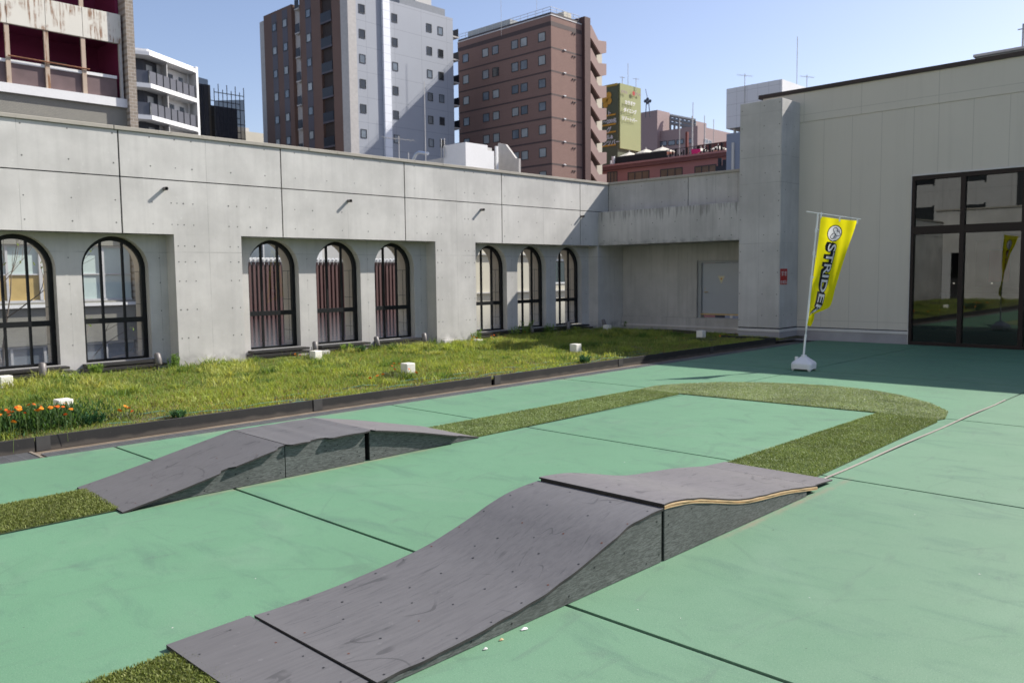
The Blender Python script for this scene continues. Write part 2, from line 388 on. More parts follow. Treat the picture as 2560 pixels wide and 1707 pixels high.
# ------------------------------------------------------------------ left concrete wall
wall = thing('arcade_wall', (X0, 7, 0), 'long sunlit fair faced concrete wall with recessed black framed arch windows', 'wall')
JY = [5.38+2.925*k for k in range(-5, 5)]
WY0, WY1 = -9.0, 18.3
wb = MB()
edges = [WY0] + [y for y in JY if WY0 < y < WY1] + [WY1]
for a, b in zip(edges[:-1], edges[1:]):
    for z0, z1 in ((2.345, 3.243), (3.261, 3.985)):
        wb.box(X0-0.03, X0, a+0.013, b-0.013, z0, z1)
wb.mat(1).box(X0-0.32, X0-0.03, WY0, WY1, 2.347, 3.985).mat(0)
RECESS = [(-4.26, 0.37), (1.57, 6.224), (7.453, 12.06), (13.27, 17.82)]
ARCH = {0: [-3.42, -1.97, -0.52], 1: [2.46, 3.915, 5.367], 2: [8.275, 9.735, 11.165], 3: [14.09, 15.535, 16.985]}
AR, ATOP, ASPR, ABOT = 0.535, 2.31, 1.775, 0.25
PIER = [(WY0, -4.26), (0.37, 1.57), (6.224, 7.453), (12.06, 13.27), (17.82, 18.95)]
for a, b in PIER: wb.box(X1-0.2, X0, a, b, 0.02, 2.3445)
# recess back wall with arched openings, its inner reveal, and the cream outer reveal
XF, XB = X1-0.17, X1-0.60
def arch_pts(c, r, n=20): return [(c - r*math.cos(math.pi*k/n), ASPR + (ATOP-ASPR)*(r/AR)*math.sin(math.pi*k/n)) for k in range(n+1)]
rb = MB(); rv = MB()
for k, (a, b) in enumerate(RECESS):
    ys = [a]
    for c in ARCH[k]: ys += [c-AR, c+AR]
    ys += [b]
    for xx in (X1, XB):
        for i in range(0, len(ys), 2): rb.quad((xx, ys[i], 0.02), (xx, ys[i+1], 0.02), (xx, ys[i+1], 2.346), (xx, ys[i], 2.346))
        for c in ARCH[k]:
            rb.quad((xx, c-AR, 0.02), (xx, c+AR, 0.02), (xx, c+AR, ABOT), (xx, c-AR, ABOT))
            p = arch_pts(c, AR)
            for q in range(len(p)-1):
                rb.quad((xx, p[q][0], p[q][1]), (xx, p[q+1][0], p[q+1][1]), (xx, p[q+1][0], 2.346), (xx, p[q][0], 2.346))
    for c in ARCH[k]:
        loop = [(c-AR, ABOT)] + arch_pts(c, AR) + [(c+AR, ABOT)]
        for q in range(len(loop)-1):
            (ya, za), (yb, zb) = loop[q], loop[q+1]
            rb.quad((X1, ya, za), (X1, yb, zb), (XF, yb, zb), (XF, ya, za))
            rv.quad((XF, ya, za), (XF, yb, zb), (XB, yb, zb), (XB, ya, za))
        rv.quad((XF, c-AR, ABOT), (XF, c+AR, ABOT), (XB, c+AR, ABOT), (XB, c-AR, ABOT))
        for yy in (c+AR-0.003,):
            for zz in (0.55, 1.16, 1.72): rv.mat(1).box(XB+0.005, XF-0.06, yy, yy+0.002, zz, zz+0.008)
            rv.box(XB+0.19, XB+0.2, yy, yy+0.002, ABOT, 1.72).mat(0)
HY = [3.96, 4.63, 5.29, 5.88, 6.2, 6.3, 6.41, 6.58, 7.23, 7.39, 7.64, 7.97, 8.57, 8.96, 9.63, 10.26, 10.94, 11.54, 11.83, 12.12, 12.24, 12.95, 13.06, 13.24, 13.65, 14.24, 14.72, 15.38, 16.05, 16.72, 17.31]
def hole(mb, p, nrm, r=0.013):      # flat disc, its dark tone standing for the shade inside the hole
    mb.disc(p, nrm, r, 9)
hb = MB()
for y in HY:
    for z in (2.51, 2.87): hole(hb, (X0+0.0015, y, z), (1, 0, 0), random.uniform(0.010, 0.015))
for y in [3.97, 4.62, 5.29, 5.88, 6.3, 6.59, 7.3, 7.97, 8.6, 9.3, 9.95, 10.6, 11.5, 12.24, 12.96, 13.25, 13.67, 14.26, 14.73, 15.4, 16.06, 16.73, 17.4]:
    for z in (3.46, 3.93): hole(hb, (X0+0.0015, y, z), (1, 0, 0), random.uniform(0.010, 0.015))
for z in (0.57, 1.06, 1.55, 1.88, 2.15):
    for y in (6.29, 6.405, 6.58, 7.235, 7.39, 12.12, 12.235, 12.95, 13.06, 13.235): hole(hb, (X0+0.0015, y, z), (1, 0, 0), random.uniform(0.011, 0.015))
for k in (1, 2, 3):
    for c in ARCH[k]:
        for z in (0.55, 1.05, 1.53, 1.95): hole(hb, (X1+0.0015, c+0.725, z), (1, 0, 0), 0.011)
wb.build('wall_panel', [m_conX, m_joint], wall)
rb.build('recess_wall', m_conB, wall); rv.build('outer_reveal', [m_cream, m_joint], wall); hb.build('tie_holes', m_hole, wall)
cp = MB()
ce = [WY0, -6.4, -3.3, -0.1, 3.05, 5.31, 8.9, 12.3, 15.6, 18.34]
for a, b in zip(ce[:-1], ce[1:]): cp.box(X0-0.36, X0+0.03, a+0.004, b-0.004, 3.99, 4.055)
cp.build('coping', m_coping, wall, bevel=0.008)
def arch_window(c, k):
    f = MB(); r0, r1 = AR-0.002, AR-0.072
    lo = [(c-r0, ABOT)] + arch_pts(c, r0) + [(c+r0, ABOT)]; li = [(c-r1, ABOT)] + arch_pts(c, r1) + [(c+r1, ABOT)]
    for q in range(len(lo)-1):
        a, b, d, e = lo[q], lo[q+1], li[q+1], li[q]
        f.prism([(XF+0.03, *a), (XF+0.03, *b), (XF+0.03, *d), (XF+0.03, *e)], (-0.07, 0, 0))
    top = lambda y: ASPR + (ATOP-ASPR)*(r1/AR)*math.sqrt(max(0, 1-((y-c)/r1)**2))
    for yy in (c-0.175, c+0.175): f.box(XF-0.03, XF+0.018, yy-0.017, yy+0.017, ABOT+0.03, top(yy)+0.01)
    f.box(XF-0.035, XF+0.028, c-r1, c+r1, 0.87, 0.955)
    f.box(XF-0.035, XF+0.028, c-r1, c+r1, ABOT, ABOT+0.03)
    w = f.build('window', m_blackm, wall)
    gl = MB(); xx = XF-0.004
    pts = arch_pts(c, r1); gl.add([(xx, c-r1, 0.94), (xx, c+r1, 0.94)] + [(xx, y, z) for y, z in reversed(pts)], [tuple(range(2+len(pts)))])
    gl.build('upper_pane', m_glass, w)
    MB().quad((xx, c-r1, ABOT+0.02), (xx, c+r1, ABOT+0.02), (xx, c+r1, 0.88), (xx, c-r1, 0.88)).build('lower_pane', m_frost, w)
    MB().box(X1-0.16, X0-0.1, c-r0-0.06, c+r0+0.06, 0.195, 0.235).box(X1+0.05, X0-0.02, c-r0-0.12, c+r0+0.12, 0.13, 0.17).build('sill', m_sill, w)
for k in ARCH:
    for c in ARCH[k]: arch_window(c, k)
for y in (2.41, 6.09, 9.785, 13.462, 17.106):
    s_ = MB(); s_.tube([(X0-0.02, y, 3.10), (X0+0.105, y, 3.097)], 0.030, 14, False); s_.tube([(X0-0.02, y, 3.10), (X0+0.1049, y, 3.097)], 0.022, 14, False)
    s_.disc((X0+0.004, y, 3.10), (1, 0, 0), 0.028, 14)
    s_.build('drain_spout', m_lampm, wall)

# ------------------------------------------------------------------ corner: beam, parapet, alcove with door
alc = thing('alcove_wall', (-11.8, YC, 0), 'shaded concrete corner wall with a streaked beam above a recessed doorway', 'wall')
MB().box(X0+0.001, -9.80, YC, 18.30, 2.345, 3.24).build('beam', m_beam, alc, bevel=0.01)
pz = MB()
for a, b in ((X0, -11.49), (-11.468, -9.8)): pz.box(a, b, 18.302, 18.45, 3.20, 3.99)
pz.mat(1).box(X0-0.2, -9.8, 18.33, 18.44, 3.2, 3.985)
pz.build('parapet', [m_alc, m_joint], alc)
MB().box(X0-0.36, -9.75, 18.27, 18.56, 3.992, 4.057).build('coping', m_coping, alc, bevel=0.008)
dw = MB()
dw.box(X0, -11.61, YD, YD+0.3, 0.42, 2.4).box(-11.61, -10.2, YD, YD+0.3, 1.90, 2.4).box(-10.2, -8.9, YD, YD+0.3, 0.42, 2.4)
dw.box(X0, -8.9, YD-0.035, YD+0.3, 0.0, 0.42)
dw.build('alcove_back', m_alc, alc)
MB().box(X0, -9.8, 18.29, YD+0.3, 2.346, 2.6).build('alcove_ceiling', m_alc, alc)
MB().box(X0, -9.8, YD-0.06, YD-0.035, 0.16, 0.20).build('curb_stripe', m_stripe, alc)
dr = MB().box(-11.51, -10.3, YD+0.12, YD+0.16, 0.54, 1.83).build('door', m_doorm, alc, bevel=0.004)
MB().box(-11.61, -11.515, YD+0.06, YD+0.2, 0.42, 1.90).box(-11.515, -10.25, YD+0.06, YD+0.2, 1.836, 1.90).build('door_frame', m_frm, dr)
MB().box(-11.51, -10.25, YD+0.02, YD+0.2, 0.5, 0.535).build('threshold', m_brass, dr)
MB().tube([(-11.43, YD+0.12, 1.09), (-11.43, YD+0.07, 1.09), (-11.32, YD+0.07, 1.09)], 0.011).disc((-11.435, YD+0.119, 1.18), (0, -1, 0), 0.016).build('handle', m_brass, dr)
ws = MB().prism([(-11.06, YD+0.118, 1.50), (-10.86, YD+0.118, 1.50), (-10.96, YD+0.118, 1.30)], (0, -0.003, 0))
ws.mat(1).disc((-10.96, YD+0.1135, 1.43), (0, -1, 0), 0.022)
ws.build('warning_sign', [M('pale yellow sticker', (0.62, 0.58, 0.40), 0.6), M('orange dot', (0.55, 0.22, 0.04), 0.6)], dr)
# pillar
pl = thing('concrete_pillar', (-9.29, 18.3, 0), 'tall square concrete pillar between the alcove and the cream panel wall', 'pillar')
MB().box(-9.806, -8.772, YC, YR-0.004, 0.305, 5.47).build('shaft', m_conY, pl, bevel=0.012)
MB().box(-9.80, -8.765, YC+0.006, YR-0.004, 0.0, 0.215).build('plinth', m_plinth, pl)
MB().box(-9.815, -8.757, YC-0.012, YR-0.005, 0.217, 0.278).build('flashing', m_stripe, pl)
MB().box(-9.80, -8.778, YC+0.01, YR-0.005, 0.278, 0.305).build('shadow_joint', m_joint, pl)
ph = MB()
for x, z in [(-9.16, 3.84), (-8.82, 3.84), (-9.17, 3.34), (-8.82, 3.35), (-8.82, 3.2), (-9.18, 2.86), (-8.83, 2.86), (-9.18, 2.44), (-8.83, 2.44), (-9.19, 2.07), (-8.83, 2.07), (-9.19, 1.58), (-8.83, 1.58), (-9.2, 1.08), (-8.84, 1.08), (-9.2, 0.59), (-8.84, 0.59), (-9.76, 3.85), (-9.76, 3.35), (-9.77, 2.81), (-9.76, 2.07), (-9.77, 1.58), (-9.77, 1.09), (-9.78, 0.47), (-9.75, 4.4), (-9.75, 4.9), (-9.75, 5.3), (-9.2, 4.4), (-9.2, 4.9), (-9.2, 5.35), (-8.83, 4.4), (-8.83, 4.9), (-8.83, 5.38)]:
    hole(ph, (x, YC-0.0015, z), (0, -1, 0), 0.013)
for y in (18.05, 18.45):
    for z in (0.6, 1.55, 2.5, 3.45, 4.4, 4.9): hole(ph, (-8.7705, y, z), (1, 0, 0), 0.012)
ph.build('tie_holes', m_hole, pl)
bh = MB()
for x in (-13.79, -13.42, -12.88, -12.23, -11.56, -10.93, -10.32, -10.0):
    for z in (2.87, 2.47): hole(bh, (x, YC-0.0015, z), (0, -1, 0), 0.014)
for x in (-13.75, -13.46, -12.9, -12.26, -11.58, -10.94, -10.34):
    for z in (3.88, 3.42): hole(bh, (x, 18.3005, z), (0, -1, 0), 0.012)
bh.build('tie_holes', m_hole, alc)
sg = MB(); sx, z0, z1 = -8.770, 1.30, 1.66; ya, yb = 17.86, 18.20
sg.box(sx, sx+0.006, ya, yb, z0, z1)
sg.mat(1); put_text(sg, '禁', (sx+0.0075, ya+0.045, z1-0.15), (0, 1, 0), (0, 0, 1), 0.115); put_text(sg, '煙', (sx+0.0075, yb-0.15, z1-0.15), (0, 1, 0), (0, 0, 1), 0.115)
put_text(sg, '駐車禁止', (sx+0.0075, ya+0.012, z0+0.025), (0, 1, 0), (0, 0, 1), 0.086)
tag(sg.build('wall_sign', [m_red, m_paint]), 'small red notice with white characters on the side of the concrete pillar', 'sign')

# ------------------------------------------------------------------ cream panel building with glass doors
pb = thing('panel_building', (-4, YR, 0), 'single storey cream panelled building with dark brown roof edge and tall glass doors', 'building')
DX0, DX1, DZ = -6.262, 1.6, 3.575
wbld = MB()
wbld.box(-9.70, DX0, YR, YR+0.2, 0.30, 5.02).box(DX0, DX1, YR, YR+0.2, DZ, 5.02).box(DX1, 7.2, YR, YR+0.2, 0.3, 5.02)
wbld.box(-9.70, 7.2, YR-0.012, YR+0.2, 5.024, 5.70)
wbld.box(-9.70, -9.5, YR+0.2, 30, 0, 5.70).box(7.0, 7.2, YR+0.2, 30, 0, 5.7).box(-9.7, 7.2, 29.8, 30, 0, 5.7)
wbld.build('wall', m_panel, pb)
MB().box(-9.80, 7.3, YR-0.055, 30.05, 5.702, 5.79).build('roof_edge', m_trim, pb)
for xa_, xb_ in ((-8.765, DX0-0.012), (DX1+0.012, 7.2)):
    MB().box(xa_, xb_, YR-0.003, YR+0.2, 0.0, 0.217).build('plinth', m_plinth, pb)
    MB().box(xa_, xb_, YR-0.022, YR+0.2, 0.219, 0.278).build('flashing', m_stripe, pb)
MB().box(-8.765, DX0-0.012, YR+0.004, YR+0.2, 0.279, 0.3).build('shadow_joint', m_joint, pb)
MB().box(-9.4, 6.9, 19.0, 29.7, -0.02, 0.0).build('interior_floor', M('interior floor', (0.07, 0.07, 0.065), 0.35, 0.1, 2, spec=0.4), pb)
room = MB().box(-9.4, 6.9, 26.0, 26.1, 0, 4.2).box(-7.4, -7.3, 19.2, 26, 0, 4.2).box(-9.4, 6.9, 19.0, 26.1, 4.2, 4.3)
room.build('interior_wall', m_intwall, pb)
MB().box(-6.9, -4.2, 25.9, 25.99, 1.1, 2.4).build('interior_board', m_dark, pb)
MB().box(-6.55, -6.05, 25.86, 25.89, 1.25, 2.1).build('red_poster', m_red, pb)
tl_ = NT('small interior lamp'); tl_.b.inputs['Emission Color'].default_value = (1, 0.95, 0.8, 1); tl_.b.inputs['Emission Strength'].default_value = 0.35
m_intl = tl_.done((0.8, 0.8, 0.75))
for k in range(7): MB().tube([(-6.9+k*0.9, 24.0, 1.22), (-6.9+k*0.9, 24.0, 1.25)], 0.02, 10).build('lamp', m_intl, pb)
MB().box(-7.2, -3.0, 23.9, 24.1, 0.0, 0.95).build('interior_counter', m_intwall, pb)
# door unit: four mullions, transom, panes
MUL = [-6.262, -5.27, -4.16, -3.05, -1.94, -0.83, 0.28, 1.6]
dfm = MB()
for i, x in enumerate(MUL):
    w = 0.055 if i in (0, len(MUL)-1) else 0.085
    dfm.box(x-(0 if i == 0 else w/2), x+(w if i == 0 else (0 if i == len(MUL)-1 else w/2)), YR-0.02, YR+0.12, 0.0, DZ-0.002)
for a, b in zip(MUL[:-1], MUL[1:]):
    for z0, z1 in ((0.0, 0.07), (2.345, 2.515), (DZ-0.09, DZ-0.002)): dfm.box(a+0.045, b-0.042, YR-0.014, YR+0.11, z0, z1)
gd = dfm.build('glass_door', m_brownm, pb)
MB().box(DX0-0.02, DX1+0.02, YR-0.03, YR-0.001, DZ, DZ+0.03).box(DX0-0.012, DX0-0.001, YR-0.026, YR+0.1, 0.0, DZ).build('door_trim', m_stripe, gd)
for a, b in zip(MUL[:-1], MUL[1:]):
    for z0, z1 in ((0.07, 2.345), (2.515, DZ-0.09)):
        MB().quad((a+0.03, YR+0.05, z0-0.01), (b-0.03, YR+0.05, z0-0.01), (b-0.03, YR+0.05, z1+0.01), (a+0.03, YR+0.05, z1+0.01)).build('pane', m_dglass, gd)
# roof unit at the far right of the flat roof
t_ = thing('roof_unit', (-3.4, 20.6, 5.8), 'low flat topped grey unit on the roof of the cream building', 'roof unit')
a_ = onY(2441, 141, 19.6); MB().box(a_.x, a_.x+4.0, 19.6, 22, 5.79, 6.02).build('housing', m_frm, t_)
MB().box(a_.x-0.05, a_.x+4.05, 19.55, 22.05, 6.02, 6.07).build('lid', m_stripe, t_)
p_ = onY(2557, 110, 19.9)
MB().tube([(p_.x, 19.9, 6.07), (p_.x, 19.9, p_.z+0.4)], 0.02).tube([(p_.x-0.1, 19.9, p_.z+0.3), (p_.x+0.15, 19.9, p_.z+0.3)], 0.012).build('pole', m_frm, t_)

# ------------------------------------------------------------------ planted bed
BX = -8.55
bed = MB()
n1, n2 = 40, 160
def soil_z(x, y): return 0.075 + 0.02*math.sin(x*2.1+y)*math.sin(y*1.3)
rows = [[(BX-0.02+(X0+0.002-BX+0.02)*i/n1, -9.0+(YC+1.0+9.0)*j/n2, soil_z(BX+(X0-BX)*i/n1, -6.9+24.7*j/n2)) for j in range(n2+1)] for i in range(n1+1)]
tag(bed.grid(rows).build('planting_bed', m_soil), kind='structure')
i = 0
for k, y in enumerate([-6.6, -3.6, -0.6, 2.4, 5.4, 8.45, 11.45, 14.45]):
    b = thing('edging_board', (BX, y+1.5, 0), 'black plastic board edging the front of the grass bed', 'edging board', 'boards along the grass bed')
    y1 = y+3.0 if k < 7 else 17.25
    MB().box(BX-0.02, BX, y+0.004, y1-0.004, -0.005, 0.135).build('board', m_board, b, bevel=0.004)
    MB().box(BX, BX+0.006, y+0.01, y+0.13, 0.0, 0.13).build('joint_plate', M('worn plastic', (0.06, 0.058, 0.056), 0.6, 0.3, 6) if k == 0 else bpy.data.materials['worn plastic'], b)
MB_ = MB().box(-9.9, BX-0.021, 17.23, 17.25, -0.005, 0.135).build('edging_board', m_board)
tag(MB_, 'short black board closing the grass bed near the pillar', 'edging board')
def grate(name, x0, x1, y0, y1, label, bars):
    m = MB()
    for i in range(bars+1):
        x = x0 + (x1-x0)*i/bars; m.box(x-0.0035, x+0.0035, y0, y1, -0.005, 0.006)
    ny = int((y1-y0)/0.1)
    for j in range(ny+1):
        y = y0 + (y1-y0)*j/ny; m.box(x0, x1, y-0.004, y+0.004, -0.003, 0.0045)
    return tag(m.build(name, m_galv), label, 'drain grate')
grate('drain_grate', -8.375, -8.205, 2.40, 17.8, 'long narrow steel drain grate along the edging boards', 7)
grate('drain_grate', -8.53, -8.205, -2.0, 2.33, 'wide steel drain grate beside the orange flowers', 12)
ri = MB().box(-8.387, -8.379, 2.40, 17.8, -0.004, 0.008).box(-8.53, -8.205, 2.335, 2.36, -0.004, 0.012)
tag(ri.build('grate_frame', M('pale concrete lip', (0.24, 0.205, 0.165), 0.9, 0.3, 8)), 'pale lip framing the narrow drain grate', 'drain edge')

def blades(name, pos, h, w, lean, col, mat, rnd):
    """one mesh of grass-like blades: base pair, mid pair, tip"""
    n = len(pos); ang = RNG.uniform(0, 2*np.pi, n); la = RNG.uniform(0, 2*np.pi, n)
    dx, dy = np.cos(ang)*w/2, np.sin(ang)*w/2; lx, ly = np.cos(la)*lean*h, np.sin(la)*lean*h
    V = np.zeros((n, 5, 3), np.float32)
    V[:, 0] = pos + np.stack([-dx, -dy, 0*h], 1); V[:, 1] = pos + np.stack([dx, dy, 0*h], 1)
    mid = pos + np.stack([lx*0.32, ly*0.32, h*0.6], 1)
    V[:, 2] = mid + np.stack([dx*0.8, dy*0.8, 0*h], 1); V[:, 3] = mid - np.stack([dx*0.8, dy*0.8, 0*h], 1)
    V[:, 4] = pos + np.stack([lx, ly, h*np.clip(1-lean*0.25, 0.3, 1)], 1)
    F4 = np.arange(n)[:, None]*5
    loops = np.concatenate([F4+0, F4+1, F4+2, F4+3, F4+3, F4+2, F4+4], 1).ravel().astype(np.int32)
    me = bpy.data.meshes.new(name); me.vertices.add(n*5); me.vertices.foreach_set('co', V.ravel())
    me.loops.add(n*7); me.loops.foreach_set('vertex_index', loops)
    me.polygons.add(n*2); st = (np.arange(n)[:, None]*7 + np.array([0, 4])).ravel().astype(np.int32); me.polygons.foreach_set('loop_start', st)
    me.update(calc_edges=True); me.validate()
    a = me.color_attributes.new('tint', 'FLOAT_COLOR', 'POINT')
    C = np.ones((n, 5, 4), np.float32); C[:, :, :3] = col[:, None, :]
    a.data.foreach_set('color', C.ravel()); me.materials.append(mat); return me
def mk_leaf(name, trans=0.45):
    t = NT(name); n = t.n; l = t.l; a = n.new('ShaderNodeVertexColor'); a.layer_name = 'tint'
    d = n.new('ShaderNodeBsdfPrincipled'); d.inputs['Roughness'].default_value = 0.6; d.inputs['Specular IOR Level'].default_value = 0.25
    tr = n.new('ShaderNodeBsdfTranslucent'); mx = n.new('ShaderNodeMixShader'); mx.inputs[0].default_value = trans
    l.new(a.outputs[0], d.inputs['Base Color']); l.new(t.mix(1.0, a.outputs[0], (1.25, 1.15, 0.6), 'MULTIPLY'), tr.inputs[0])
    l.new(d.outputs[0], mx.inputs[1]); l.new(tr.outputs[0], mx.inputs[2]); l.new(mx.outputs[0], t.out.inputs[0]); return t.m
m_leaf = mk_leaf('grass blade')
m_turf = mk_leaf('turf blade', 0.2)
def vnoise(x, y, s, seed):
    r = np.random.default_rng(seed); g = r.random((64, 64)); xx, yy = x*s % 63, y*s % 63
    i, j = np.floor(xx).astype(int), np.floor(yy).astype(int); fx, fy = xx-i, yy-j
    fx, fy = fx*fx*(3-2*fx), fy*fy*(3-2*fy); i2, j2 = (i+1) % 64, (j+1) % 64
    return (g[i, j]*(1-fx)+g[i2, j]*fx)*(1-fy) + (g[i, j2]*(1-fx)+g[i2, j2]*fx)*fy
def make_grass():
    n = 270000
    x = RNG.uniform(X0+0.05, BX-0.03, n); y = np.where(RNG.random(n) < 0.93, RNG.uniform(0.5, 17.75, n), RNG.uniform(-8.9, 0.5, n))
    k1, k2, k3 = vnoise(x+40, y+12, 0.9, 1), vnoise(x+40, y+12, 2.6, 2), vnoise(x+40, y+12, 6.0, 3)
    cl = 0.5*k1+0.35*k2+0.25*k3                       # clump height field
    front = np.clip((BX-x)/1.9, 0, 1)
    bare = (k2*0.6+k3*0.4 < 0.50-0.30*front) & (RNG.random(n) < 0.85*(1-0.6*front))
    keep = ~bare & ~((x < X0+0.25) & (RNG.random(n) < 0.6)); x, y, cl, front, k1, k2 = [a[keep] for a in (x, y, cl, front, k1, k2)]; n = len(x)
    h = (0.02+0.03*RNG.random(n)) + (0.015+0.19*front)*np.clip(cl-0.25, 0, 1)**1.3*RNG.uniform(0.4, 1.4, n)
    tall = RNG.random(n) < 0.006*front; h[tall] += RNG.uniform(0.05, 0.16, tall.sum())
    w = RNG.uniform(0.004, 0.010, n); lean = RNG.uniform(0.15, 1.1, n)
    A, B, D, E_ = np.array([0.30, 0.385, 0.075]), np.array([0.44, 0.46, 0.15]), np.array([0.14, 0.235, 0.050]), np.array([0.36, 0.28, 0.13])
    q = np.clip(k1*1.3-0.2+RNG.normal(0, 0.16, n), 0, 1)[:, None]; col = D*(1-q)+A*q
    s = np.clip(RNG.normal(0.1, 0.3, n), 0, 0.8)[:, None]; col = col*(1-s)+B*s
    dry = (RNG.random(n) < 0.10+0.35*(1-front)*(k2 < 0.6)); col[dry] = E_*RNG.uniform(0.5, 1.1, (dry.sum(), 1))
    P, H, Wd, L, C = [np.stack([x, y, 0.07+0*x], 1)], [h], [w], [lean], [col*RNG.uniform(0.75, 1.15, (n, 1))]
    for k in range(620):                              # tussocks of longer arching blades
        d = RNG.random()**0.7; cx, cy = BX-0.5-d*(BX-X0-0.7), RNG.uniform(0.8, 17.5); m = int(RNG.integers(35, 110)); r = RNG.uniform(0.03, 0.12)
        if vnoise(np.array([cx+40]), np.array([cy+12]), 0.7, 8)[0] < 0.38: continue
        hh = RNG.uniform(0.09, 0.15+0.11*d); P.append(np.stack([cx+RNG.normal(0, r, m), cy+RNG.normal(0, r, m), np.full(m, 0.07)], 1)); H.append(hh*RNG.uniform(0.5, 1.15, m)); Wd.append(RNG.uniform(0.006, 0.014, m)); L.append(RNG.uniform(0.3, 1.5, m))
        t = RNG.random(); c = (A*(1-t)+B*t) if RNG.random() < 0.72 else D*RNG.uniform(0.7, 1.0); C.append(c*RNG.uniform(0.7, 1.2, (m, 1)))
    o = link('grass', blades('grass', np.concatenate(P), np.concatenate(H), np.concatenate(Wd), np.concatenate(L), np.concatenate(C), m_leaf, 0)); tag(o, 'dense yellow green grass and weeds filling the bed under the arcade wall', 'grass', kind='stuff')
make_grass()
def weed(x, y, h, label, dark=0.0, nst=11, spread=0.10, name='weed_plant'):
    r = thing(name, (x, y, 0.07), label, 'plant')
    P, H, Wd, L, Cc = [], [], [], [], []
    st = MB()
    for k in range(nst):
        a = random.uniform(0, 6.28); d = random.uniform(0, spread); hh = h*random.uniform(0.6, 1.0)
        bx, by = x+d*math.cos(a), y+d*math.sin(a); tx, ty = bx+0.25*hh*math.cos(a), by+0.25*hh*math.sin(a)
        st.tube([(bx, by, 0.05), (tx, ty, 0.07+hh)], [0.003, 0.0015], 4)
        for q in range(34):
            f = random.uniform(0.15, 1.0); P.append((bx+(tx-bx)*f, by+(ty-by)*f, 0.07+hh*f)); H.append(random.uniform(0.035, 0.085)*(1.2-0.5*f)); Wd.append(random.uniform(0.006, 0.014)); L.append(random.uniform(0.8, 2.2))
            c = np.array([0.24, 0.37, 0.09])*(1-dark)+np.array([0.045, 0.13, 0.06])*dark; Cc.append(c*random.uniform(0.7, 1.3))
    st.build('stems', M('green stem', (0.12, 0.17, 0.05), 0.7) if 'green stem' not in bpy.data.materials else bpy.data.materials['green stem'], r)
    link('leaves', blades('leaves', np.array(P), np.array(H), np.array(Wd), np.array(L), np.array(Cc), m_leaf, 0), r)
for px, py, h, lab, dk_ in ((1045, 823, 0.42, 'tall feathery weed at the foot of the pier right of the third arch window', 0.2), (1125, 832, 0.30, 'medium weed just right of the tallest feathery weed by the pier', 0.2),
        (1003, 838, 0.30, 'bushy weed beneath the third arch window in the middle recess', 0.3), (1290, 838, 0.24, 'pale leafy weed under the first arch of the shaded recess', 0.0), (1370, 835, 0.30, 'leafy weed at the shadow edge below the last arches', 0.1),
        (350, 905, 0.26, 'green weed against the wall right of the second arch window', 0.4), (165, 920, 0.20, 'small weed at the pier between the two leftmost arches', 0.1), (900, 880, 0.16, 'dark green tuft in the middle of the bed near the white cubes', 0.9),
        (1460, 905, 0.13, 'dark low tuft in the bed before the rightmost sunlit cube', 1.0), (225, 1060, 0.14, 'blue green tuft beside the edging board right of the orange flowers', 1.0), (455, 1040, 0.09, 'tiny dark tuft hard against the edging board', 0.9),
        (1895, 838, 0.2, 'dark weed at the far end of the bed by the pillar', 0.7), (1525, 815, 0.22, 'dark weed in the shaded corner of the bed', 0.6), (770, 870, 0.2, 'yellow green grass tuft behind the second white cube', 0.0)):
    p = onZ(px, py, 0.1); weed(max(p.x, X0+0.12), p.y, h, lab, dk_)
# marigold-like flowers
def mk_flower_mesh(name, r, mat):
    m = MB(); n = 14
    for ring, (rr, zz) in enumerate(((1.0, 0.0), (0.72, 0.25))):
        for k in range(n):
            a = 2*math.pi*(k+0.5*ring)/n; b = 2*math.pi/n*0.55
            p = lambda q, ang, z: (r*rr*q*math.cos(ang), r*rr*q*math.sin(ang), r*z)
            m.quad(p(0.15, a-b*0.5, 0.25+zz), p(0.15, a+b*0.5, 0.25+zz), p(1, a+b, 0.15+zz+0.25*random.random()), p(1, a-b, 0.15+zz+0.25*random.random()))
    me = bpy.data.meshes.new(name); me.from_pydata(m.v, [], m.f); me.materials.append(mat); return me
FL = [mk_flower_mesh('flower', 0.028, M('orange petal', (0.88, 0.27, 0.015), 0.6, 0.2, 30)), mk_flower_mesh('flower', 0.022, M('deep orange petal', (0.82, 0.15, 0.015), 0.6, 0.2, 30))]
def flower_clump(cx, cy, heads, label, leafn, h, sx, sy, colr=(0.040, 0.085, 0.022), cat='flowers'):
    r = thing('flower_clump', (cx, cy, 0.07), label, cat)
    if leafn:
        n = leafn; x = cx+RNG.normal(0, sx, n); y = cy+RNG.normal(0, sy, n)
        pos = np.stack([x, y, 0.07+0*x+RNG.uniform(0, h*0.75, n)], 1)
        link('foliage', blades('foliage', pos, RNG.uniform(0.03, 0.075, n), RNG.uniform(0.008, 0.016, n), RNG.uniform(0.3, 1.3, n), np.array(colr)*RNG.uniform(0.6, 1.5, (n, 1)), m_leaf, 0), r)
    st = MB()
    for k, (x, y, z) in enumerate(heads):
        st.tube([(x+random.uniform(-.02, .02), y+random.uniform(-.02, .02), 0.06), (x, y, z)], 0.002, 4)
        o = bpy.data.objects.new('flower', random.choice(FL)); COL.objects.link(o); o.parent = r; o.location = Vector((x, y, z))-r.location
        o.rotation_euler = (random.uniform(-.5, .5), random.uniform(-.1, .7), random.uniform(0, 6)); o.scale = [random.uniform(0.7, 1.05)]*3
    st.build('stems', bpy.data.materials['green stem'], r)
def heads_px(l, z=0.30): return [tuple(onZ(px, py, z+dz)) for px, py, dz in l]
q3 = lambda x, y: (x*0.14031, 960+y*0.14031)
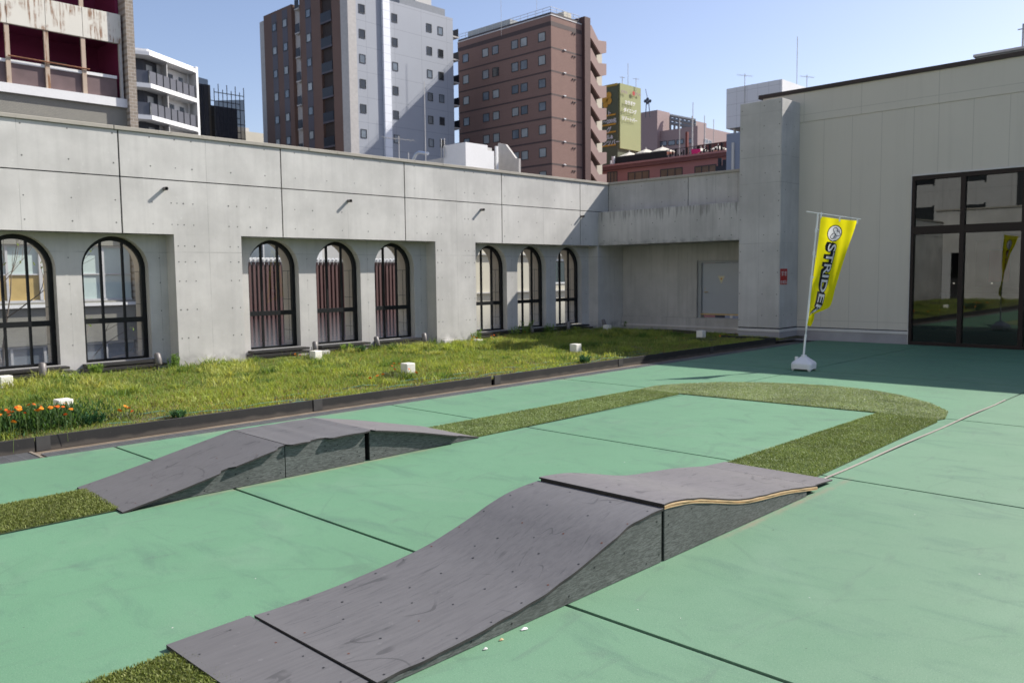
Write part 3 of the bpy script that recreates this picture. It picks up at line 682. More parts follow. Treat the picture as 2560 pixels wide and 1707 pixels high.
HP = [(5, 470), (5, 555), (105, 465), (160, 500), (225, 508), (285, 420), (340, 412), (315, 458), (345, 462), (440, 520), (600, 365), (510, 385), (730, 405), (735, 440), (650, 485), (690, 475), (985, 408), (1030, 405), (1155, 358), (1120, 412), (1265, 455), (1165, 550), (170, 560), (240, 682), (900, 430), (-60, 430), (-80, 520), (-120, 470)]
flower_clump(-9.38, 2.50, heads_px([(*q3(*p), random.uniform(0.0, .05)) for p in HP]), 'big clump of orange flowers over dark leaves at the left end of the bed', 7000, 0.27, 0.16, 0.34, (0.055, 0.115, 0.035))
def small_clump(pts, label, leafn=120, cr=None):
    h = heads_px([(px, py, random.uniform(-.02, .01)) for px, py in pts], 0.2); cx = sum(p[0] for p in h)/len(h); cy = sum(p[1] for p in h)/len(h)
    flower_clump(cx, cy, h, label, leafn, 0.10, 0.09, 0.12, (0.10, 0.12, 0.06))
small_clump([(236, 1033), (298, 1027), (313, 1017), (331, 1028), (322, 1022)], 'few sparse orange flowers right of the big flower clump')
small_clump([(892, 938), (925, 946), (944, 940), (957, 937), (980, 915), (987, 924), (998, 910), (985, 909), (1040, 932), (1022, 923)], 'orange flowers scattered around the white cube nearest the edging board', 220)
small_clump([(740, 890), (750, 888), (738, 885)], 'three orange flowers left of the second white cube by the wall', 30)
small_clump([(1180, 850), (1192, 846), (1185, 843), (1228, 840), (1235, 838), (1230, 848), (1245, 845), (1262, 842), (1178, 840)], 'orange flowers under the first arch of the shaded recess', 160)
small_clump([(1309, 827), (1316, 825), (1312, 830)], 'little group of red orange flowers in the shade edge by the last arches', 30)
small_clump([(1640, 845), (1655, 842), (1708, 846), (1800, 840), (1815, 838), (1840, 834)], 'shaded orange flowers at the far end of the bed before the doorway', 160)
for k, (x, lab) in enumerate(((-8.72, 'green net cord nearest the edging board'), (-8.98, 'green net cord second from the edging board'), (-9.35, 'green net cord farthest from the edging board'))):
    c = MB().tube([(x+0.02*math.sin(q*1.7+k)+random.uniform(-.012, .012), 3.2+q*0.35, 0.095+0.015*math.sin(q*2.3+k*2)) for q in range(30)], 0.0045, 5)
    tag(c.build('net_cord', M('teal cord', (0.07, 0.20, 0.15), 0.7) if k == 0 else bpy.data.materials['teal cord']), lab, 'cord')
# white cubes
CUB = [(-13.3, 3.40, 'white cube light cut by the left edge of the photo'), (-10.15, 3.16, 'white cube light behind the orange flower clump'), (-13.1, 8.37, 'white cube light below the pier between two arches in the middle of the bed'), (-10.05, 8.06, 'white cube light among scattered orange flowers near the edging board'),
       (-10.2, 12.3, 'white cube light at the border of sun and shade'), (-13.35, 17.4, 'white cube light in the shaded corner under the last arch'), (-10.2, 16.85, 'white cube light in the shade before the doorway'), (-13.35, 12.7, 'white cube light half hidden in grass under the pier')]
c0 = thing('cube_light', (CUB[0][0], CUB[0][1], 0.05), CUB[0][2], 'garden light', 'white cubes in the grass bed')
MB().box(CUB[0][0]-0.082, CUB[0][0]+0.082, CUB[0][1]-0.082, CUB[0][1]+0.082, 0.085, 0.255).build('shade', m_cube, c0, bevel=0.012)
MB().box(CUB[0][0]-0.07, CUB[0][0]+0.07, CUB[0][1]-0.07, CUB[0][1]+0.07, 0.05, 0.085).build('base', m_sill, c0)
for x, y, l in CUB[1:]: dup(c0, (x, y, 0.05 if l.find('half') < 0 else -0.03), l, random.uniform(-0.12, 0.12))
# spotlights at the wall foot
SPL = [(-13.55, 3.96, 'grey spotlight before the leftmost arch window'), (-13.72, 5.75, 'grey spotlight below the second arch window from the left'), (-13.66, 8.72, 'grey spotlight right of the first arch in the middle recess'), (-13.7, 10.2, 'grey spotlight right of the second arch in the middle recess'),
       (-13.66, 11.42, 'grey spotlight right of the third arch in the middle recess'), (-13.8, 14.95, 'grey spotlight left of the middle arch in the shaded recess'), (-13.8, 16.35, 'grey spotlight left of the last arch in the shaded recess'), (-13.72, 17.75, 'grey spotlight in the shaded corner by the alcove')]
sx, sy = SPL[0][:2]
s0 = thing('spotlight', (sx, sy, 0.1), SPL[0][2], 'spotlight', 'spotlights at the foot of the arcade wall')
hd = MB(); ax = Vector((-0.35, 0.12, 1)).normalized(); c_ = Vector((sx, sy, 0.27))
hd.tube([c_-ax*0.10, c_-ax*0.085, c_+ax*0.0, c_+ax*0.085, c_+ax*0.105], [0.028, 0.045, 0.054, 0.05, 0.036], 16)
hd.build('lamp_head', m_lampm, s0, smooth=True)
MB().box(sx-0.03, sx-0.022, sy-0.06, sy+0.06, 0.15, 0.165).box(sx-0.03, sx-0.022, sy-0.066, sy-0.058, 0.15, 0.27).box(sx-0.03, sx-0.022, sy+0.058, sy+0.066, 0.15, 0.27).tube([(sx-0.026, sy, 0.10), (sx-0.026, sy, 0.155)], 0.015).build('bracket', m_sill, s0)
MB().box(sx-0.09, sx+0.07, sy-0.08, sy+0.08, 0.06, 0.10).build('base', m_sill, s0, bevel=0.008)
for x, y, l in SPL[1:]: dup(s0, (x, y, 0.1), l, random.uniform(-0.5, 0.5))
cn = MB()
for y in (2.6, 6.84, 9.0, 12.4):
    cn.box(X0+0.01, X0+0.10, y-0.2, y+0.2, 0.02, 0.155)
cl_ = thing('concrete_footing', (X0+0.05, 7, 0), 'low pale blocks along the foot of the arcade wall', 'footing')
cn.build('block', m_stripe, cl_)

# ------------------------------------------------------------------ artificial turf mats
def inside(poly, x, y):
    r = np.zeros(len(x), bool); n = len(poly)
    for i in range(n):
        (xa, ya), (xb, yb) = poly[i], poly[(i+1) % n]
        c = ((ya > y) != (yb > y)); r ^= c & (x < (xb-xa)*(y-ya)/((yb-ya) if yb != ya else 1e-9)+xa)
    return r
m_turfb = M('turf backing', (0.085, 0.105, 0.04), 0.95, 0.3, 20)
def turf(poly, label, dens, tint=(1, 1, 1), bl=0.014, hh=0.022):
    r = thing('turf_mat', (sum(p[0] for p in poly)/len(poly), sum(p[1] for p in poly)/len(poly), 0.0), label, 'artificial turf', 'artificial turf mats on the green deck')
    MB().prism([(x, y, 0.002) for x, y in poly], (0, 0, 0.006)).build('backing', m_turfb, r)
    xs = [p[0] for p in poly]; ys = [p[1] for p in poly]; area = (max(xs)-min(xs))*(max(ys)-min(ys)); n = int(area*dens)
    x = RNG.uniform(min(xs)-0.006, max(xs)+0.006, n); y = RNG.uniform(min(ys)-0.006, max(ys)+0.006, n); k = inside(poly, x, y); x, y = x[k], y[k]; n = len(x)
    nz = vnoise(x+30, y+30, 3.0, 5)*0.5+vnoise(x+30, y+30, 11.0, 6)*0.5
    A, B, D = np.array([0.155, 0.195, 0.040]), np.array([0.25, 0.275, 0.10]), np.array([0.095, 0.125, 0.028])
    q = RNG.random((n, 1)); col = np.where(q < 0.5, A, np.where(q < 0.75, B, D))*(0.75+0.5*nz[:, None])*np.array(tint)
    link('pile', blades('pile', np.stack([x, y, 0.006+0*x], 1), RNG.uniform(0.6, 1.15, n)*hh, RNG.uniform(0.7, 1.3, n)*bl*0.35, RNG.uniform(0.2, 1.1, n), col, m_turf, 0), r)
turf([(-6.63, -0.6), (-5.915, -0.6), (-5.91, 2.16), (-6.66, 2.20)], 'turf strip leading up to the low end of the rear ramp', 26000)
turf([(-6.62, 5.48), (-6.60, 9.30), (-5.955, 9.30), (-5.885, 5.52)], 'long turf strip behind the rear ramp', 23000, (1.5, 1.6, 2.5))  # paler tint: sheen at a grazing angle put into the pile colour
turf([(-6.60, 9.32), (-6.63, 9.75), (-6.45, 10.2), (-6.13, 10.66), (-5.63, 11.02), (-5.1, 11.2), (-4.75, 11.27), (-4.24, 11.22), (-3.75, 10.98), (-3.22, 10.5), (-2.90, 10.03), (-2.79, 9.55), (-2.83, 9.38), (-3.46, 9.49), (-5.955, 9.36)], 'rounded turf end piece joining the two straight strips', 20000, (2.1, 2.1, 4.6))  # strongest lightening, grazing sheen painted into the blades
turf([(-3.48, 6.0), (-2.72, 6.12), (-2.74, 7.0), (-2.77, 8.2), (-2.79, 9.3), (-2.84, 9.35), (-3.46, 9.45), (-3.47, 8.0)], 'short wide turf strip at the tail of the front ramp', 25000, (1.4, 1.5, 2.1))  # tint lightened to paint in the grazing sheen
turf([(-3.42, -0.8), (-2.62, -0.8), (-2.60, 1.52), (-3.43, 1.50)], 'turf piece under the front ramp approach plate', 34000, (1.05, 1.05, 1))

# ------------------------------------------------------------------ ramps
def deck_sheet(parent, xa, xb, prof, y0, y1, th, mats, near=None, name='deck', nx=8, dy=0.02, skew=(0, 0)):
    """bent plywood sheet: profile z(y), near edge offset near(y); top, edges and underside"""
    ny = max(2, int((y1-y0)/dy)); m = MB(); top = []
    for j in range(ny+1):
        f = j/ny; row = []
        for i in range(nx+1):
            s = i/nx; xn = xb + (near(y0+(y1-y0)*f) if near else 0); x = xa + (xn-xa)*s
            y = y0 + (y1-y0)*f + skew[0]*(1-s) + skew[1]*s*0; row.append(Vector((x, y, prof(y0+(y1-y0)*f) + 0.0)))
        top.append(row)
    m.grid(top); nv = (ny+1)*(nx+1)
    m.mat(2); m.grid([[p-Vector((0, 0, th)) for p in reversed(r)] for r in top])
    m.mat(1)
    for side in (0, nx):
        m.grid([[r[side] for r in top], [r[side]-Vector((0, 0, th)) for r in top]])
    m.mat(2)
    for e in (0, ny):
        m.grid([list(top[e]), [p-Vector((0, 0, th)) for p in top[e]]])
    return m
def screws(m, pts, prof, r=0.006):
    for x, y in pts:
        e = 0.01; s = (prof(y+e)-prof(y-e))/(2*e); nrm = Vector((0, -s, 1))
        m.mat(4 if random.random() < 0.2 else 3); m.disc((x, y, prof(y)+0.0012), nrm, r*random.uniform(0.8, 1.15), 8)
DM = [m_ply, m_plyedge, m_plyedge, m_screw, m_rust]
def side_panel(parent, x, prof, y0, y1, drop, th=0.012, out=1, name='side_panel', holes=()):
    m = MB(); n = max(3, int((y1-y0)/0.03)); pts = [(x, y0, 0.004)] + [(x, y0+(y1-y0)*k/n, max(0.008, prof(y0+(y1-y0)*k/n)-drop)) for k in range(n+1)] + [(x, y1, 0.004)]
    m.prism(pts, (-out*th, 0, 0))
    m.mat(1)
    for y, z in holes: m.disc((x+out*0.001, y, z), (out, 0, 0), 0.006, 8)
    return m.build(name, [m_side, m_screw], parent)
def wobble(seed, amp, base=0.0):
    r = random.Random(seed); ph = [(r.uniform(3, 40), r.uniform(0, 6), r.uniform(0.3, 1)) for _ in range(6)]
    return lambda y: base + amp*sum(a*math.sin(f*y+p) for f, p, a in ph)/3
# rear row: wedge, box, wedge
XN, XFAR = -5.852, -6.765
def overhang(spans, seed):
    w = wobble(seed, 0.006)
    def f(y):
        o = 0.004
        for a, b, v in spans:
            e = 0.025; t = max(0, min(1, (y-a)/e))*max(0, min(1, (b-y)/e)); o = max(o, v*t)
        return o + w(y)*0.5
    return f
def P_in(y): return interp([(2.14, 0.012), (2.5, 0.078), (2.95, 0.172), (3.43, 0.272)], y)
r1 = thing('wedge_ramp', (-6.3, 2.8, 0), 'rear wedge ramp rising from the left turf strip', 'skate ramp', 'modules of the rear ramp')
dm = deck_sheet(r1, XFAR, XN, P_in, 2.14, 3.425, 0.013, DM, overhang([(2.1, 2.88, 0.055), (2.95, 3.36, 0.045)], 3), skew=(0.03, 0))
screws(dm, [(x+random.uniform(-.02, .02), y+random.uniform(-.02, .02)) for x in (-6.72, -6.42, -6.15, -5.89) for y in (2.25, 2.5, 2.75, 3.0, 3.2, 3.38)], P_in)
dm.build('deck', DM, r1); side_panel(r1, XN, P_in, 2.2, 3.422, 0.014, holes=[(2.75, 0.03), (3.0, 0.11), (3.1, 0.06), (3.38, 0.05), (3.40, 0.2)]); side_panel(r1, XFAR+0.02, P_in, 2.2, 3.422, 0.014, out=-1)
MB().box(XFAR+0.04, XN-0.02, 3.38, 3.418, 0.004, 0.25).build('rib', m_plyedge, r1)
r2 = thing('box_ramp', (-6.3, 3.84, 0), 'flat topped middle box of the rear ramp', 'skate ramp', 'modules of the rear ramp')
wt = wobble(5, 0.003)
P_fl = lambda y: 0.273 + wt(y)
dm = deck_sheet(r2, XFAR+0.01, XN, P_fl, 3.432, 4.247, 0.013, DM, overhang([(3.43, 3.66, 0.045), (3.80, 4.25, 0.055)], 9), skew=(0.025, 0))
screws(dm, [(x+random.uniform(-.03, .03), y) for x in (-6.7, -6.3, -5.9) for y in (3.48, 3.72, 3.96, 4.2)], P_fl)
dm.build('deck', DM, r2); side_panel(r2, XN, P_fl, 3.43, 4.20, 0.014, holes=[(3.60, 0.03), (3.8, 0.2), (3.81, 0.16), (3.95, 0.07), (4.12, 0.1), (3.92, 0.19), (4.14, 0.06)]); side_panel(r2, XFAR+0.03, P_fl, 3.43, 4.24, 0.014, out=-1)
MB().box(XFAR+0.05, XN-0.02, 4.16, 4.198, 0.004, 0.255).build('rib', m_plyedge, r2)
def P_out(y): return interp([(4.25, 0.275), (4.7, 0.195), (5.15, 0.098), (5.56, 0.012)], y)
r3 = thing('wedge_ramp', (-6.3, 4.9, 0), 'rear wedge ramp falling towards the long turf strip', 'skate ramp', 'modules of the rear ramp')
dm = deck_sheet(r3, XFAR+0.03, XN, P_out, 4.255, 5.555, 0.013, [m_plyl]+DM[1:], overhang([(4.25, 5.28, 0.055)], 14), skew=(0.02, 0))
screws(dm, [(x, y) for x in (-6.7, -6.3, -5.9) for y in (4.35, 4.7, 5.05, 5.4)], P_out)
dm.build('deck', [m_plyl]+DM[1:], r3); side_panel(r3, XN, P_out, 4.252, 5.52, 0.014, holes=[(4.3, 0.04), (4.42, 0.06), (4.55, 0.2), (4.95, 0.05), (5.2, 0.04)]); side_panel(r3, XFAR+0.03, P_out, 4.252, 5.52, 0.014, out=-1)
MB().box(XFAR+0.05, XN-0.02, 4.262, 4.30, 0.004, 0.25).build('rib', m_plyedge, r3)
# front row: approach plate, slope, hump, tail plate
FN, FF = -2.535, -3.445
pp = lambda y: interp([(1.44, 0.024), (1.85, 0.034)], y)
r4 = thing('approach_plate', (-3.0, 1.64, 0), 'flat plywood approach plate in front of the curved front ramp', 'skate ramp', 'modules of the front ramp')
dm = deck_sheet(r4, -3.50, -2.57, pp, 1.445, 1.835, 0.018, DM, None, skew=(0.0, 0))
screws(dm, [(-3.42, 1.70), (-3.15, 1.77), (-2.95, 1.78), (-2.8, 1.78), (-2.65, 1.76), (-3.3, 1.5), (-2.8, 1.5)], pp, 0.0055)
dm.build('deck', DM, r4); MB().box(-3.45, -2.65, 1.6, 1.80, 0.003, 0.014).build('batten', m_plyedge, r4)
SP = [(1.84, 0.042), (1.956, 0.040), (2.18, 0.047), (2.363, 0.057), (2.645, 0.083), (2.877, 0.114), (3.073, 0.16), (3.234, 0.204), (3.36, 0.243), (3.524, 0.281), (3.678, 0.299), (3.804, 0.305)]
P_s = lambda y: interp(SP, y)
r5 = thing('slope_ramp', (-3.0, 2.8, 0), 'curved grey slope of the front ramp nearest the camera', 'skate ramp', 'modules of the front ramp')
ch = wobble(21, 0.0065, 0.002)
dm = deck_sheet(r5, FF-0.02, FN, P_s, 1.842, 3.804, 0.013, DM, ch, dy=0.01, nx=10)
screws(dm, [(x+random.uniform(-.015, .015), y+random.uniform(-.015, .015)) for x in (-3.43, -3.13, -2.83, -2.565) for y in (1.9, 2.1, 2.3, 2.5, 2.7, 2.9, 3.1, 3.3, 3.5, 3.72)] + [(-3.28, 2.2), (-3.0, 2.4), (-2.7, 2.8), (-3.3, 3.4), (-2.95, 3.2), (-3.2, 3.0)], P_s, 0.006)
dm.build('deck', DM, r5)
side_panel(r5, FN-0.004, P_s, 1.9, 3.795, 0.016, holes=[(3.77, 0.05), (3.65, 0.03), (3.45, 0.14), (3.75, 0.24), (3.2, 0.13), (3.0, 0.04), (2.6, 0.03), (2.35, 0.03)]); side_panel(r5, FF+0.012, P_s, 1.9, 3.795, 0.016, out=-1)
MB().box(FF+0.03, FN-0.03, 3.75, 3.79, 0.004, 0.28).build('rib', m_plyedge, r5)
HP_ = [(3.812, 0.326), (3.878, 0.324), (4.072, 0.305), (4.277, 0.266), (4.565, 0.200), (4.755, 0.165), (4.979, 0.143), (5.274, 0.117), (5.55, 0.082), (5.80, 0.046)]
P_h = lambda y: interp(HP_, y)
r6 = thing('hump_ramp', (-3.0, 4.8, 0), 'wavy rear module of the front ramp with a pale chewed plywood edge', 'skate ramp', 'modules of the front ramp')
ch2 = wobble(33, 0.006, 0.001)
dm = deck_sheet(r6, FF-0.02, FN, P_h, 3.812, 5.80, 0.010, DM, lambda y: ch2(y)-0.004, dy=0.01, nx=10)
screws(dm, [(x, y) for x in (-3.4, -3.0, -2.6) for y in (3.9, 4.2, 4.5, 4.8, 5.1, 5.4, 5.7)], P_h)
dm.build('deck', [m_plyl]+DM[1:], r6)
P2 = lambda y: P_h(y)-0.0105
l1 = deck_sheet(r6, FF-0.01, FN, P2, 3.816, 5.79, 0.007, None, wobble(41, 0.003, 0.004), dy=0.02, nx=2); l1.build('ply_layer', [m_wood1, m_wood1, m_plyedge], r6)
l1 = deck_sheet(r6, FF-0.01, FN, lambda y: P_h(y)-0.018, 3.816, 5.79, 0.005, None, wobble(42, 0.002, 0.003), dy=0.02, nx=2); l1.build('ply_layer', [m_wood2, m_wood2, m_plyedge], r6)
l1 = deck_sheet(r6, FF-0.01, FN, lambda y: P_h(y)-0.0235, 3.816, 5.79, 0.007, None, wobble(43, 0.002, 0.003), dy=0.02, nx=2); l1.build('ply_layer', [m_wood1, m_wood1, m_plyedge], r6)
side_panel(r6, FN-0.002, P_h, 3.822, 5.62, 0.031, holes=[(3.86, 0.25), (3.86, 0.2), (4.1, 0.24), (4.5, 0.15), (5.0, 0.1), (5.5, 0.04), (5.45, 0.04)]); side_panel(r6, FF+0.012, P_h, 3.822, 5.62, 0.031, out=-1)
MB().box(FF+0.03, FN-0.03, 3.83, 3.87, 0.004, 0.28).build('rib', m_plyedge, r6)
r7 = thing('tail_plate', (-3.0, 5.95, 0), 'thin plywood tail plate at the far foot of the front ramp', 'skate ramp', 'modules of the front ramp')
pt = lambda y: interp([(5.79, 0.047), (6.1, 0.028)], y)
dm = deck_sheet(r7, -3.47, -2.56, pt, 5.801, 6.115, 0.010, None, None); dm.build('deck', [m_plyl]+DM[1:], r7)
MB().box(-2.70, -2.62, 5.83, 5.90, 0.003, 0.034).build('block', m_stripe, r7)
# little litter by the front ramp, rope along the slab joint
lf = [((1310, 1573), 0.016, 'white petal like scrap beside the foot of the curved front slope', m_paint), ((1253, 1600), 0.010, 'tan scrap just left of the white scrap by the front slope', m_wood1), ((1213, 1623), 0.010, 'grey pebble at the foot of the front slope', m_stripe)]
for (px, py), r, lab, mt in lf:
    p = onZ(px, py, 0); m = MB(); n = 9
    m.add([(p.x+r*(0.7+0.3*math.sin(k*2.1))*math.cos(k*6.283/n), p.y+1.3*r*math.sin(k*6.283/n), 0.004) for k in range(n)]+[(p.x, p.y, 0.012)], [(k, (k+1) % n, n) for k in range(n)]+[tuple(range(n-1, -1, -1))])
    tag(m.build('litter_scrap', mt), lab, 'litter')
rp = MB(); rp.tube([(-2.63, 6.08, 0.012)] + [(-2.652+0.006*math.sin(k*0.9), 6.2+k*0.31, 0.007) for k in range(16)] + [(-2.66, 11.4, 0.006)], 0.0075, 8)
tag(rp.build('rope', M('pale rope', (0.33, 0.29, 0.26), 0.9, 0.15, 30)), 'pale rope lying along a slab joint beside the right turf strip', 'rope')
# leaf litter specks on the deck
sp = MB()
for k in range(140):
    x, y = random.uniform(-8.1, 0.3), random.uniform(0.8, 12); r = random.uniform(0.003, 0.008); a = random.uniform(0, 6.28)
    sp.mat(0 if random.random() < 0.7 else 1).add([(x+r*math.cos(a), y+r*math.sin(a), 0.002), (x-r*0.6*math.sin(a), y+r*0.6*math.cos(a), 0.003), (x-r*math.cos(a), y-r*math.sin(a), 0.002), (x+r*0.6*math.sin(a), y-r*0.6*math.cos(a), 0.003)], [(0, 1, 2, 3)])
tag(sp.build('deck_grit', [m_filler, m_stripe]), 'scattered dark and pale grit on the green deck', 'grit', kind='stuff')

# ------------------------------------------------------------------ banner flag
FB = onZ(2008, 925, 0); FB = Vector((-5.92, 12.93, 0))
DPT = (FB-CAMP).dot(FWD)
fpt = lambda px, py, d=0.0: at(px, py, DPT+d)
fl = thing('banner_flag', (FB.x, FB.y, 0), 'yellow banner flag on a leaning white pole in a white plastic base', 'banner')
nb = MB(); prof_b = [(0.00, 0.20), (0.03, 0.215), (0.11, 0.215), (0.135, 0.195), (0.20, 0.085), (0.215, 0.07)]
ring = []
for z, r in prof_b:
    rr = []
    for k in range(24):
        a = 2*math.pi*k/24; c, s_ = math.cos(a), math.sin(a); e = 0.38
        x, y = r*math.copysign(abs(c)**e, c), r*0.92*math.copysign(abs(s_)**e, s_)
        zz = z
        if z == 0.0 and (abs(c) < 0.35 or abs(s_) < 0.35): zz = 0.035
        rr.append(Vector((FB.x+x*0.83-y*0.55*0.3, FB.y+y+0.0, zz)))
    ring.append(rr+[rr[0]])
nb.grid(ring); nb.add(ring[-1][:-1], [tuple(range(24))])
nb.tube([(FB.x, FB.y, 0.20), (FB.x, FB.y, 0.245)], 0.045, 14); nb.tube([(FB.x-0.11, FB.y-0.03, 0.16), (FB.x-0.11, FB.y-0.03, 0.215)], 0.03, 10)
nb.build('water_base', m_white, fl, smooth=False, bevel=0.006)
PT = fpt(2045, 533); PBt = Vector((FB.x, FB.y, 0.22))
PBt = fpt(2008.5, 893); PBt.z = max(PBt.z, 0.2)
pole = MB().tube([PBt, PBt+(PT-PBt)*0.16], 0.017, 10).tube([PBt+(PT-PBt)*0.16, PBt+(PT-PBt)*0.21], 0.009, 8).tube([PBt+(PT-PBt)*0.20, PBt+(PT-PBt)*0.55], 0.016, 10).tube([PBt+(PT-PBt)*0.54, PT], 0.0125, 10)
for f in (0.55, 0.72, 0.88): pole.tube([PBt+(PT-PBt)*(f-0.015), PBt+(PT-PBt)*(f+0.015)], 0.021, 10)
pole.build('pole', m_white, fl)
MB().tube([fpt(2015.6, 529), fpt(2151.8, 548.5)], 0.007, 8).build('cross_bar', m_white, fl)
ROWS = [(2052, 541, 2142.7, 552, 0.0), (2048.5, 575, 2133, 583, 0.06), (2043, 620, 2118, 625, 0.18), (2036, 668, 2103, 672, 0.26), (2030, 715, 2088, 722, 0.34), (2025, 750, 2075.5, 765, 0.40), (2022, 772, 2058, 776, 0.30), (2020.5, 783, 2038, 784, 0.16), (2018, 795, 2036, 792, 0.05), (2015.5, 806, 2033, 803, -0.04), (2015, 812, 2027, 816, -0.02)]
RV = [0, 0.22, 0.52, 0.85, 1.18, 1.42, 1.52, 1.58, 1.66, 1.74, 1.80]
def cloth(u, v, off=0.0):       # u 0..0.6 from the pole, v 0..1.8 downwards
    cols = [interp([(RV[i], ROWS[i][k]) for i in range(len(RV))], v) for k in range(5)]
    t = u/0.6; px = cols[0]+(cols[2]-cols[0])*t; py = cols[1]+(cols[3]-cols[1])*t; d = cols[4]*t**1.4
    py += 3.0*math.sin(t*math.pi)*(0.4+v*0.25)*(1 if v < 1.5 else 0.2)
    d += 0.018*math.sin(7*t+2.2*v)*min(1, v*3)*(1-0.3*t) + 0.012*math.sin(15*t-3*v)*t + 0.010*math.sin(4*v+9*t)
    return fpt(px, py, d-off)
EC, ER = (0.275, 0.245), 0.130
NU, NV = 120, 360
UU, VV = np.meshgrid((np.arange(NU)+0.5)*0.6/NU, (np.arange(NV)+0.5)*1.8/NV)
ink = np.zeros((NV, NU), int)          # 0 yellow, 1 black, 2 white, 3 grey
def stamp(poly, v):
    xs = [p[0] for p in poly]; ys = [p[1] for p in poly]
    i0, i1, j0, j1 = int(max(0, min(xs)/0.6*NU-1)), int(min(NU, max(xs)/0.6*NU+2)), int(max(0, min(ys)/1.8*NV-1)), int(min(NV, max(ys)/1.8*NV+2))
    if i1 <= i0 or j1 <= j0: return
    u, w = UU[j0:j1, i0:i1], VV[j0:j1, i0:i1]; ink[j0:j1, i0:i1][inside(poly, u.ravel(), w.ravel()).reshape(u.shape)] = v
ell = lambda cu, cv, ru, rv: [(cu+ru*math.cos(2*math.pi*k/36), cv+rv*math.sin(2*math.pi*k/36)) for k in range(36)]
stamp(ell(*EC, ER, ER*1.08), 1); stamp(ell(*EC, ER*0.88, ER*0.96), 2)
stamp([(EC[0]+0.02, EC[1]-0.10), (EC[0]+0.085, EC[1]-0.06), (EC[0]+0.10, EC[1]), (EC[0]+0.03, EC[1]-0.03)], 3)
stamp([(EC[0]-0.01, EC[1]+0.05), (EC[0]+0.06, EC[1]+0.02), (EC[0]+0.04, EC[1]+0.085), (EC[0]-0.03, EC[1]+0.105)], 3)
blobs = [(0.00, -0.062, 0.040), (0.018, -0.022, 0.036), (0.055, 0.0, 0.042), (-0.012, 0.026, 0.032), (-0.030, 0.060, 0.038), (0.080, 0.012, 0.03)]
for a, b, r in blobs: stamp(ell(EC[0]+a, EC[1]+b, r, r), 1)
for a, b, r in blobs: stamp(ell(EC[0]+a, EC[1]+b, r-0.011, r-0.011), 2)
tv, tf = text_mesh('STRIDER', 0.235, 0.003, 0.0, 1.0); tb, tbf = text_mesh('STRIDER', 0.235, 0.016, 0.0, 1.0)
kx = 1.19/max(v.x for v in tv)
mapt = lambda v, du, dv: (0.215+du+v.y*0.90, 0.42+dv+v.x*kx)
for q in range(5):
    for f in tbf: stamp([mapt(tb[i], -0.012*q, -0.004*q) for i in f], 1)
for f in tf: stamp([mapt(tv[i], 0, 0) for i in f], 2)
bn = MB(); bn.grid([[cloth(0.6*i/NU, 1.8*j/NV) for i in range(NU+1)] for j in range(NV+1)]); bn.mi = list(ink.ravel())
ban = bn.build('banner', [m_yel, m_bblack, m_bwhite, m_bgrey], fl, smooth=True)
for px, py in ((2054, 536), (2100, 545), (2144, 551)): MB().tube([fpt(px, py-5, -0.01), fpt(px-1.5, py+9, -0.01)], 0.012, 8).build('clip', m_white, fl)
for f in (0.885, 0.70, 0.555): c_ = PBt+(PT-PBt)*f; MB().tube([c_, c_+RIGHT*0.04], 0.010, 8).build('clip', m_white, fl)

# ================================================================== THE CITY AROUND
mat = bpy.data.materials
def rust(name, base):
    t = NT(name)
    c = t.mix(t.noise(1.2, 3), mul(base, 0.93), mul(base, 1.05))
    st = t.noise(1.0, 4, 0.65, t.scale((13, 13, 0.9))); sp = t.noise(1.3, 4, 0.6)
    k = t.math('MULTIPLY', t.ramp(st, 0.45, 0.60), t.ramp(sp, 0.46, 0.60))
    c = t.mix(t.math('MULTIPLY', k, 0.85), c, (0.20, 0.085, 0.03)); return t.done(c, 0.7, 0.2)
def brick(name, a, b, mortar, bw, bh, axis='y'):
    t = NT(name); x = t.n.new('ShaderNodeTexBrick')
    mp = t.n.new('ShaderNodeCombineXYZ'); o = t.xyz(); t.l.new(o['Y' if axis == 'y' else 'X'] if False else o[1 if axis == 'y' else 0], mp.inputs[0]); t.l.new(o[2], mp.inputs[1])
    t.l.new(mp.outputs[0], x.inputs['Vector'])
    for k, v in (('Color1', a), ('Color2', b), ('Mortar', mortar)): x.inputs[k].default_value = (*v, 1)
    x.inputs['Scale'].default_value = 1; x.inputs['Brick Width'].default_value = bw; x.inputs['Row Height'].default_value = bh; x.inputs['Mortar Size'].default_value = bh*0.1
    c = t.mix(t.noise(0.5, 3), x.outputs[0], t.mix(1.0, x.outputs[0], (0.85, 0.85, 0.85), 'MULTIPLY')); return t.done(c, 0.8, 0.2)
def tiled(name, base, axis, pw, ph, oy=0, oz=0, w=0.05, k=0.5):
    t = NT(name); x, y, z = t.xyz(); h = y if axis == 'y' else x
    c = t.mix(t.noise(0.3, 3), mul(base, 0.94), mul(base, 1.05))
    ln = t.math('MAXIMUM', t.line(h, pw, oy, w), t.line(z, ph, oz, w)); c = t.mix(t.math('MULTIPLY', ln, k), c, mul(base, 0.4)); return t.done(c, 0.6, 0.25)
m_rustp = rust('rust stained white panel', (0.66, 0.64, 0.57)); m_rustpost = rust('rusty post paint', (0.46, 0.37, 0.29))
m_rustpipe = M('rusty pipe', (0.22, 0.10, 0.055), 0.8, 0.4, 10)
m_maroon = M('maroon loggia wall', (0.19, 0.025, 0.075), 0.8, 0.2, 0.8); m_brownglass = M('brown glass panel', (0.15, 0.105, 0.105), 0.5, 0.3, 2)
m_greytile = brick('small grey wall tiles', (0.30, 0.29, 0.25), (0.27, 0.26, 0.23), (0.20, 0.195, 0.175), 0.09, 0.05)
m_bricky = brick('beige bricks', (0.32, 0.27, 0.22), (0.25, 0.215, 0.18), (0.40, 0.37, 0.33), 0.22, 0.11)
